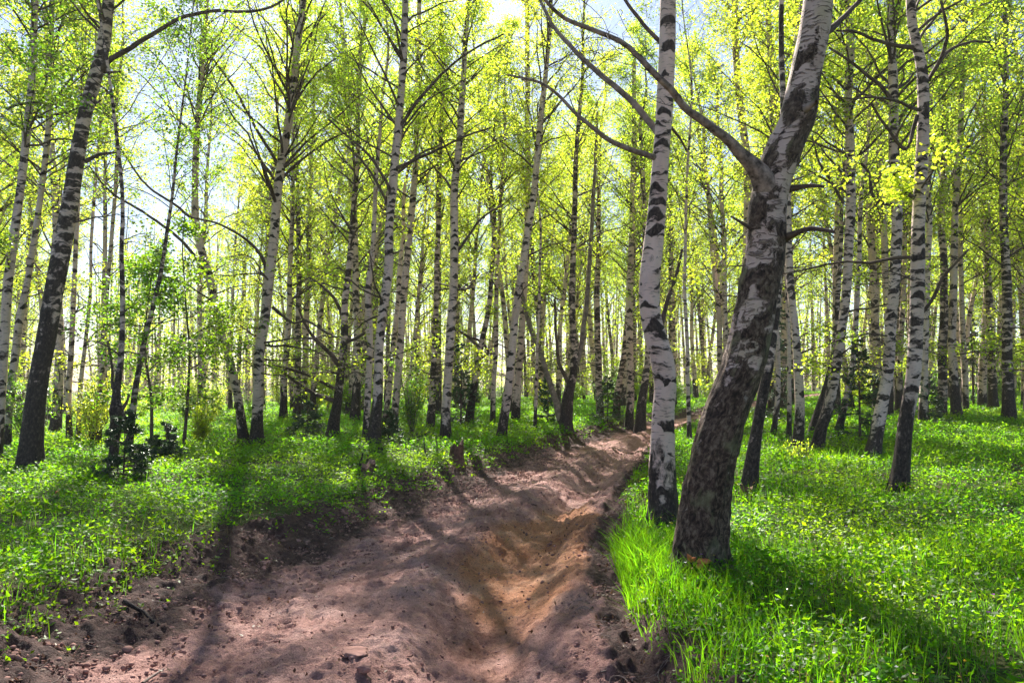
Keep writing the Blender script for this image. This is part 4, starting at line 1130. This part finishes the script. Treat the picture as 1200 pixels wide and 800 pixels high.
# ------------------------------------------------------------------ stumps, logs, stones, sticks
def lump(name, label, cat, px, py, wpx, hpx, mat, seed, sink=0.2, sub=3, rough=0.25, on_road=False):
    g = on_ground(px, py)
    if on_road:
        for _ in range(3):
            z = float(H_road(np.array([g[0]]), np.array([g[1]]))[0]) + 0.01
            d = ray(px, py); Yn = (z - EYE) / d[2]; g = np.array([d[0] * Yn, Yn, z])
    import bmesh
    bm = bmesh.new(); bmesh.ops.create_icosphere(bm, subdivisions=sub, radius=1)
    V = np.array([v.co for v in bm.verts]); Fc = np.array([[v.index for v in f.verts] for f in bm.faces]); bm.free()
    nz = vnoise3(V[:, 0] * 1.6 + seed, V[:, 1] * 1.6, V[:, 2] * 1.6, 3) + 0.5 * vnoise3(V[:, 0] * 4 + seed, V[:, 1] * 4, V[:, 2] * 4, 4)
    nz = nz + 0.5 * np.abs(vnoise3(V[:, 0] * 7 + seed, V[:, 1] * 7, V[:, 2] * 7, 6)) + 0.6 * np.minimum(0, 0.55 - np.abs(V[:, 0] + V[:, 1] * 0.4))
    V = V * (1 + rough * 2 * nz)[:, None]
    sx = wpx * 0.5 * g[1] / F; sz = hpx * 0.5 * g[1] / F
    V = V * np.array([sx, sx * 0.8, sz]); V[:, 2] += sz * (1 - sink)
    o = link(name, mesh_np(name, V, [Fc]), None, mat); o.location = g
    tag(o, label, cat)
    return o
def stump(label, px, py, wpx, hpx, seed):
    g = on_ground(px, py); r = wpx * 0.5 * g[1] / F; h = hpx * g[1] / F
    rng = np.random.RandomState(seed)
    root = link("tree_stump", None); root.location = g; tag(root, label, "stump")
    th = np.arange(28) * 2 * PI / 28
    zs = np.concatenate([[-0.1], np.linspace(0, 1, 12)])
    jag = 0.88 + 0.16 * np.sin(th + seed * 1.7) + 0.10 * np.sin(th * 3 + seed) + 0.07 * np.sin(th * 7 + seed * 2.3)
    rows = []
    for z in zs:
        rr = r * (1 + 0.35 * np.exp(-max(z, 0) * 5) + 0.22 * vnoise3(np.cos(th) * 3, np.sin(th) * 3, z * 2 + seed, 8))
        rows.append(np.stack([np.cos(th) * rr, np.sin(th) * rr, np.where(z > 0, z * h * (jag * z + 1 - z), z)], 1))
    V = np.concatenate(rows)
    link("bark", mesh_np("bark", V, [grid_faces(len(zs), 28, True)]), root, M_LOG)
    top = rows[-1]; inner = top * np.array([0.84, 0.84, 1]) - np.array([0, 0, h * 0.04]); cc = np.array([[0, 0, h * 0.74]])
    V2 = np.concatenate([top, inner, cc])
    f1 = grid_faces(2, 28, True); i = np.arange(28); f2 = np.stack([28 + i, 28 + (i + 1) % 28, np.full(28, 56)], 1)
    link("broken_top", mesh_np("broken_top", V2, [f1, f2]), root, M_CUT)
    return root
stump("small reddish broken stump on the grass in front of the straight white birch", 535, 545, 16, 26, 1)
stump("low dark stump with roots at the back right of the old birch's foot", 874, 587, 16, 17, 2)
st = stump("grey stump lump beside charred forked stick on the left verge", 432, 561, 16, 20, 4)
g = on_ground(424, 557)
root = link("charred_stick", None); root.location = g
tag(root, "charred forked stick standing on the grass beside the round stump", "stick")
def stick_mesh(name, pts, rads, mat, parent=None, sides=7):
    P = smooth_path(np.array([[*p, r] for p, r in zip(pts, rads)]), 0.03)
    v, f = tubes(P[None, :, :3], P[None, :, 3], sides)
    return link(name, mesh_np(name, v, [f]), parent, mat)
s_ = g[1] / F
stick_mesh("prong", [(0, 0, -0.05), (0.0, 0, 6 * s_), (-2 * s_, 0, 12 * s_), (1 * s_, 0, 26 * s_)], [5 * s_, 4 * s_, 1.6 * s_, 0.8 * s_], M_CHAR, root)
stick_mesh("prong", [(2 * s_, 0.03, -0.05), (3 * s_, 0.03, 8 * s_), (6 * s_, 0.02, 16 * s_), (7 * s_, 0.0, 24 * s_)], [4 * s_, 3 * s_, 1.6 * s_, 0.8 * s_], M_CHAR, root)
lump("orange_mushroom", "tiny orange fungus at the base of the charred forked stick", "mushroom", 424, 559, 4.5, 5, M_ORANGE, 2, 0.1, 2, 0.1)
lump("orange_mushroom", "tiny orange fungus on the shaded grass below the dark leaning birch", "mushroom", 67, 579, 5, 4, M_ORANGE, 3, 0.1, 2, 0.1)
lump("stone", "half buried stone at the bottom of the track", "stone", 426, 788, 18, 10, M_CLOD, 5, 0.15, 4, 0.4, True)
lump("stone", "flat pale stone flake above the half buried stone on the track", "stone", 416, 768, 34, 7, M_CLOD, 6, 0.2, 4, 0.45, True)
lump("stone", "brown stone at the lower left of the track", "stone", 150, 762, 13, 7, M_CLOD, 7, 0.5, 3, 0.15, True)
lump("stone", "red speck stone on the grass at the foot of the dark scaled birch", "stone", 1108, 497, 6, 5, M_ORANGE, 8, 0.4, 2, 0.15)

def ground_stick(name, label, pts, w, mat=M_TWIG, road=False, lift=0.01):
    """pts photo pixels on the ground"""
    rows = []
    for (x, y) in pts:
        g = on_ground(x, y)
        if road:
            z = float(H_road(g[0:1], g[1:2])[0]); d = ray(x, y); Yn = (z + 0.015 - EYE) / d[2]
            g = np.array([d[0] * Yn, Yn, z + 0.015])
        rows.append(g + np.array([0, 0, lift]))
    rows = np.array(rows); loc = rows[0].copy(); rows -= loc
    r = 0.5 * w * loc[1] / F
    P = smooth_path(np.hstack([rows, (r * np.linspace(1, 0.45, len(rows)))[:, None]]), 0.04)
    P[:, :3] += np.stack([vnoise(np.arange(len(P)) * 0.5, k * 3.3 + w, 5) for k in range(3)], 1) * 0.015
    v, f = tubes(P[None, :, :3], P[None, :, 3], 7)
    o = link(name, mesh_np(name, v, [f]), None, mat); o.location = loc
    tag(o, label, "log" if "log" in name else "stick")
    return o
ground_stick("fallen_log", "reddish rotten log lying on grass right of the dark leaning birch", [(54, 556), (70, 557), (90, 559)], 8, M_LOG, lift=0.05)
ground_stick("fallen_stick", "short brown stick lying on the sunny grass of the left glade", [(298, 570), (310, 569), (320, 566)], 3, M_LOG, lift=0.08)
ground_stick("fallen_stick", "pale stick on dirt at the bottom edge of the track", [(168, 802), (180, 792), (191, 785)], 4, M_TWIG_PALE, True)
ground_stick("fallen_stick", "dark stick half sunk in the left earth bank", [(146, 706), (160, 714), (172, 722), (187, 734)], 6, M_CHAR, True)
ground_stick("fallen_stick", "pinkish bare stick on grass right of the old birch's foot", [(856, 628), (864, 623), (873, 620)], 3.5, M_CUT, lift=0.1)
ground_stick("bare_root", "long pale root curling out of the cut bank at the right of the track", [(704, 788), (718, 785), (731, 777), (737, 765)], 2.2, M_TWIG_PALE, True)
ground_stick("fallen_branch", "long dark branch on the shaded grass at right", [(1130, 604), (1165, 606), (1190, 612), (1215, 625)], 4, M_CHAR, lift=0.10)
ground_stick("leaning_snag", "thin dark log leaning on the ground left of the twin birch", [(248, 522), (256, 517), (266, 510)], 4, M_CHAR, lift=0.12)
ground_stick("fallen_branch", "fallen twiggy branch under the many branched dark birch", [(340, 514), (355, 510), (372, 517), (388, 519)], 3, M_TWIG, lift=0.08)
for k, (lab, pts) in enumerate((("bare upright seedling left of the small stump", [(0, 0), (-3, 14), (-5, 30)]), ("second bare seedling nearer the small stump", [(0, 0), (1, 12), (0, 26)]))):
    g = on_ground((501, 511)[k], (541, 538)[k]); s_ = g[1] / F
    o = stick_mesh("bare_seedling", [(p[0] * s_, 0, p[1] * s_ - (0.03 if i == 0 else 0)) for i, p in enumerate(pts)], [1.0 * s_, 0.8 * s_, 0.4 * s_], M_TWIG)
    o.location = g; tag(o, lab, "seedling")

# clods and gravel on the track
rng = np.random.RandomState(8)
n = 30000
import bmesh
bm = bmesh.new(); bmesh.ops.create_icosphere(bm, subdivisions=1, radius=1)
IV = np.array([v.co for v in bm.verts]); IF = np.array([[v.index for v in f.verts] for f in bm.faces]); bm.free()
cy = 2.2 + 17 * rng.rand(n) ** 1.9
cu = np.where(rng.rand(n) < 0.55, -1.15 + 0.75 * rng.rand(n) ** 1.0, rng.uniform(-1.0, 1.0, n))
cu = np.where(rng.rand(n) < 0.12, rng.uniform(0.78, 1.02, n), cu)
cxx = np.interp(cy, _qx, _vx) + cu * np.interp(cy, _qw, _vw)
cz = H_road(cxx, cy)
sz = (0.0026 + 0.011 * rng.rand(n) ** 7) * (1 + 0.06 * cy)
sz = np.where((cu < -0.5), sz * 1.35, sz)
V = IV[None] * (1 + 0.5 * (rng.rand(n, len(IV), 1) - 0.5)) * (rng.uniform(0.6, 1.3, (n, 1, 3)) * sz[:, None, None]) * np.array([1, 1, 0.7])
V = V + np.stack([cxx, cy, cz + 0.012 + sz * 0.25], 1)[:, None]
Fi = (IF[None] + (np.arange(n) * len(IV))[:, None, None]).reshape(-1, 3)
o = link("gravel", mesh_np("gravel", V.reshape(-1, 3), [Fi], None, False), None, M_CLOD); o["kind"] = "stuff"; o["label"] = "crumbs of dry earth and grit strewn over the track"

# rootlets and dead twigs on banks
n = 900
cy = 2.4 + 12 * rng.rand(n) ** 1.6
cu = np.where(rng.rand(n) < 0.5, rng.uniform(0.86, 1.06, n), rng.uniform(-1.35, -0.75, n))
cxx = np.interp(cy, _qx, _vx) + cu * np.interp(cy, _qw, _vw)
a = rng.uniform(0, 2 * PI, n); L = rng.uniform(0.04, 0.20, n)
q = np.linspace(0, 1, 5)[None]
a2 = a[:, None] + rng.normal(size=(n, 1)) * 1.2 * q
PX = cxx[:, None] + L[:, None] * q * np.cos(a2); PY = cy[:, None] + L[:, None] * q * np.sin(a2)
PZ = H_road(PX, PY) + 0.018 + 0.02 * rng.rand(n, 1) * np.sin(q * PI)
v, f = tubes(np.stack([PX, PY, PZ], -1), (0.0022 * rng.uniform(0.5, 1.4, (n, 1))) * (1.1 - q * 0.7), 4)
o = link("twig_litter", mesh_np("twig_litter", v, [f]), None, M_TWIG_PALE); o["kind"] = "stuff"; o["label"] = "thin rootlets and dead twigs along the cut edges of the track"

# ------------------------------------------------------------------ green ground cover
def scatter(n, rng, ymin, ymax, p=1.0, amin=-0.82, amax=0.82):
    """points in a wedge, density falling with distance"""
    t = rng.rand(n)
    Y = (ymin ** p + t * (ymax ** p - ymin ** p)) ** (1 / p)
    x = rng.uniform(amin, amax, n) * Y + rng.uniform(-0.8, 0.8, n)
    return x, Y
def plant_mask(x, y, rng, soft=0.10):
    u = road_u(x, y)
    e = 0.16 * fbm(x * 1.6, y * 1.6, 3, 95)
    left = (-u) > 1.06 + e + rng.normal(size=len(x)) * soft
    right = u > 1.07 + e * 0.4 + rng.normal(size=len(x)) * soft * 0.35
    ok = np.where(u < 0, left, right)
    return ok | (y > 56)
def trunk_clear(x, y, z): return z

# broad herb leaves on short stalks, in clumps
rng = np.random.RandomState(12)
npl = 175000
x, y = scatter(npl, rng, 2.0, 62.0, 0.95)
m = plant_mask(x, y, rng); x, y = x[m], y[m]
dn = fbm(x * 0.8, y * 0.8, 3, 97)
m = rng.rand(len(x)) < np.clip(1.0 + dn * 1.6, 0.18, 1); x, y = x[m], y[m]
g = H_land(x, y)
sc = 1 + 0.045 * np.maximum(y - 4, 0)            # farther clumps are drawn coarser
hgt = (0.06 + 0.10 * rng.rand(len(x))) * (0.85 + 0.9 * np.clip(fbm(x * 0.9, y * 0.9, 2, 99) + 0.2, 0, 1)) * np.minimum(sc, 1.7)
u = road_u(x, y); hgt *= 0.45 + 0.55 * sstep(1.0, 1.45, np.abs(u))
nl = 6
az = rng.uniform(0, 2 * PI, (len(x), nl)); rr = rng.uniform(0.015, 0.06, (len(x), nl)) * sc[:, None]
c = np.stack([x[:, None] + rr * np.cos(az), y[:, None] + rr * np.sin(az), (g + hgt)[:, None] * 1.0 - rng.rand(len(x), nl) * hgt[:, None] * 0.55], -1).reshape(-1, 3)
dirs = np.stack([np.cos(az), np.sin(az), rng.uniform(-0.3, 0.5, az.shape)], -1).reshape(-1, 3)
size = (rng.uniform(0.024, 0.046, len(x)) * sc)[:, None].repeat(nl, 1).reshape(-1)
lv, lf = leaf_quads(c, size, rng, 0.55, 0.55, dirs=dirs)
o = link("ground_cover", mesh_np("ground_cover", lv, [lf], None, False), None, M_HERB); o["kind"] = "stuff"; o["label"] = "low leafy herbs carpeting both sides of the track"
# a second kind: fewer, taller plants with long pointed leaves
x, y = scatter(2600, rng, 2.2, 26.0, 0.8)
m = plant_mask(x, y, rng); x, y = x[m], y[m]
m = fbm(x * 0.9 + 7, y * 0.9, 2, 131) > -0.05; x, y = x[m], y[m]
g = H_land(x, y); sc = 1 + 0.04 * np.maximum(y - 4, 0); nl = 6
az = rng.uniform(0, 2 * PI, (len(x), nl)); hh_ = rng.uniform(0.08, 0.22, (len(x), nl))
L_ = rng.uniform(0.05, 0.085, (len(x), nl)) * sc[:, None]
c = np.stack([x[:, None] + L_ * 0.45 * np.cos(az), y[:, None] + L_ * 0.45 * np.sin(az), g[:, None] + hh_], -1).reshape(-1, 3)
dirs = np.stack([np.cos(az), np.sin(az), rng.uniform(-0.1, 0.9, az.shape)], -1).reshape(-1, 3) * 3
lv, lf = leaf_quads(c, L_.reshape(-1), rng, 0.6, 0.34, dirs=dirs)
o = link("broad_leaf_herbs", mesh_np("broad_leaf_herbs", lv, [lf], None, False), None, M_HERB2); o["kind"] = "stuff"; o["label"] = "taller long leaved herbs standing in the low carpet"

# grass blades
def blades(x, y, h, w, rng, lean=0.35):
    n = len(x); g = H_land(x, y) - 0.01
    az = rng.uniform(0, 2 * PI, n); la = rng.uniform(0, 2 * PI, n); ln = rng.uniform(0.05, lean, n) * h
    bx, by = np.cos(az) * w, np.sin(az) * w
    dx, dy = np.cos(la) * ln, np.sin(la) * ln
    V = np.stack([np.stack([x - bx, y - by, g], 1), np.stack([x + bx, y + by, g], 1),
                  np.stack([x + bx * 0.8 + dx * 0.4, y + by * 0.8 + dy * 0.4, g + h * 0.6], 1), np.stack([x - bx * 0.8 + dx * 0.4, y - by * 0.8 + dy * 0.4, g + h * 0.6], 1),
                  np.stack([x + dx * 1.3, y + dy * 1.3, g + h], 1)], 1)
    i = np.arange(n)[:, None] * 5
    return V.reshape(-1, 3), i + np.array([[0, 1, 2, 3]]), i + np.array([[3, 2, 4]])
mb = MB()
x, y = scatter(90000, rng, 2.0, 40.0, 0.7)
m = plant_mask(x, y, rng, 0.06); x, y = x[m], y[m]
gd = fbm(x * 0.7, y * 0.7, 3, 101) + 0.25 * (x > 0) - 0.22 * (x < 0)
m = rng.rand(len(x)) < np.clip(0.02 + gd * 1.3, 0.01, 1); x, y = x[m], y[m]
sc = 1 + 0.05 * np.maximum(y - 4, 0)
v, f4, f3 = blades(x, y, rng.uniform(0.09, 0.24, len(x)) * np.minimum(sc, 1.4), 0.0028 * sc, rng); mb.add(v, f4, f3)
# a lush tuft of grass on the verge left of the two big birches
n = 5200
cx_, cy_ = 1.05, 6.3
x = cx_ + rng.normal(size=n) * 0.30; y = cy_ + rng.normal(size=n) * 0.85
ax = np.interp(y, _qx, _vx) + np.interp(y, _qw, _vw) * 1.03
m = x > ax; x, y = x[m], y[m]
v, f4, f3 = blades(x, y, rng.uniform(0.07, 0.26, len(x)) * (1 + 0.9 * fbm(x * 3, y * 3, 2, 121)), 0.0036, rng, 0.9); mb.add(v, f4, f3)
# long grass in the right foreground
x = rng.uniform(0.7, 4.2, 11000); y = 2.3 + 4.2 * rng.rand(11000)
m = (road_u(x, y) > 1.05) & (rng.rand(11000) < np.clip(0.3 + 1.8 * fbm(x * 1.5, y * 1.5, 2, 111), 0.05, 1)); x, y = x[m], y[m]
v, f4, f3 = blades(x, y, rng.uniform(0.10, 0.27, len(x)), 0.0026, rng, 0.5); mb.add(v, f4, f3)
o = mb.build("grass", M_GRASS, None, False); o["kind"] = "stuff"; o["label"] = "grass blades growing through the herbs on both verges"

# small flowers
def flowers(name, label, n, mat, rng, x0, x1, y0, y1, size):
    x = rng.uniform(x0, x1, n); y = rng.uniform(y0, y1, n)
    m = plant_mask(x, y, rng, 0.02); x, y = x[m], y[m]
    c = np.stack([x, y, H_land(x, y) + rng.uniform(0.14, 0.24, len(x))], 1)
    k = 5; az = np.arange(k) * 2 * PI / k
    cc = c[:, None] + np.stack([np.cos(az), np.sin(az), 0 * az], -1)[None] * size * 0.45
    dirs = np.tile(np.stack([np.cos(az), np.sin(az), 0.2 + 0 * az], -1), (len(c), 1))
    lv, lf = leaf_quads(cc.reshape(-1, 3), size, rng, 0.6, 0.7, dirs=dirs)
    o = link(name, mesh_np(name, lv, [lf], None, False), None, mat); o["kind"] = "stuff"; o["label"] = label
flowers("yellow_flowers", "small yellow flowers sprinkled in the right verge", 650, M_FLW_Y, rng, 0.6, 7.0, 2.6, 11.0, 0.011)
flowers("white_flowers", "tiny white flowers in the right verge and left glade", 260, M_FLW_W, rng, -8.0, 7.0, 2.6, 14.0, 0.011)
flowers("violet_flowers", "scattered violet flowers in the right verge", 46, M_FLW_P, rng, 0.8, 6.0, 3.2, 9.0, 0.014)

# dry bent straws between the green
x, y = scatter(9000, rng, 2.2, 20.0, 0.8)
m = (np.abs(road_u(x, y)) > 1.04); x, y = x[m], y[m]
mb = MB(); v, f4, f3 = blades(x, y, rng.uniform(0.08, 0.2, len(x)), 0.0022, rng, 1.6); mb.add(v, f4, f3)
o = mb.build("dry_grass", M_STRAW, None, False); o["kind"] = "stuff"; o["label"] = "dry straw coloured grass bent among the herbs"
# dead leaves on the banks and among herbs
n = 7000
cy = 2.3 + 16 * rng.rand(n) ** 1.5
cu = np.where(rng.rand(n) < 0.6, rng.uniform(-1.6, -0.8, n), rng.uniform(0.88, 1.3, n)); cu = np.where(rng.rand(n) < 0.10, rng.uniform(-0.9, 0.9, n), cu)
cxx = np.interp(cy, _qx, _vx) + cu * np.interp(cy, _qw, _vw)
zz_ = np.maximum(H_road(cxx, cy), H_land(cxx, cy) - 0.03) + 0.022
lv, lf = leaf_quads(np.stack([cxx, cy, zz_], 1), 0.030, rng, 0.8, 0.6)
o = link("leaf_litter", mesh_np("leaf_litter", lv, [lf], None, False), None, M_DEADLEAF); o["kind"] = "stuff"; o["label"] = "brown dead leaves on the earth banks"


# ------------------------------------------------------------------ the air of the wood
hz_m, nt = new_mat("haze_air")
out = N(nt, "ShaderNodeOutputMaterial"); pv = N(nt, "ShaderNodeVolumePrincipled")
pv.inputs['Color'].default_value = (0.95, 0.95, 0.90, 1); pv.inputs['Density'].default_value = 0.0006; pv.inputs['Anisotropy'].default_value = 0.3
nt.links.new(pv.outputs[0], out.inputs['Volume'])
V = np.array([[x, y, z] for z in (-9, 30) for (x, y) in ((-185, -45), (185, -45), (185, 335), (-185, 335))], float)
Fq = np.array([[0, 3, 2, 1], [4, 5, 6, 7], [0, 1, 5, 4], [1, 2, 6, 5], [2, 3, 7, 6], [3, 0, 4, 7]])
hz = link("haze", mesh_np("haze", V, [Fq], None, False), None, hz_m); hz["kind"] = "stuff"
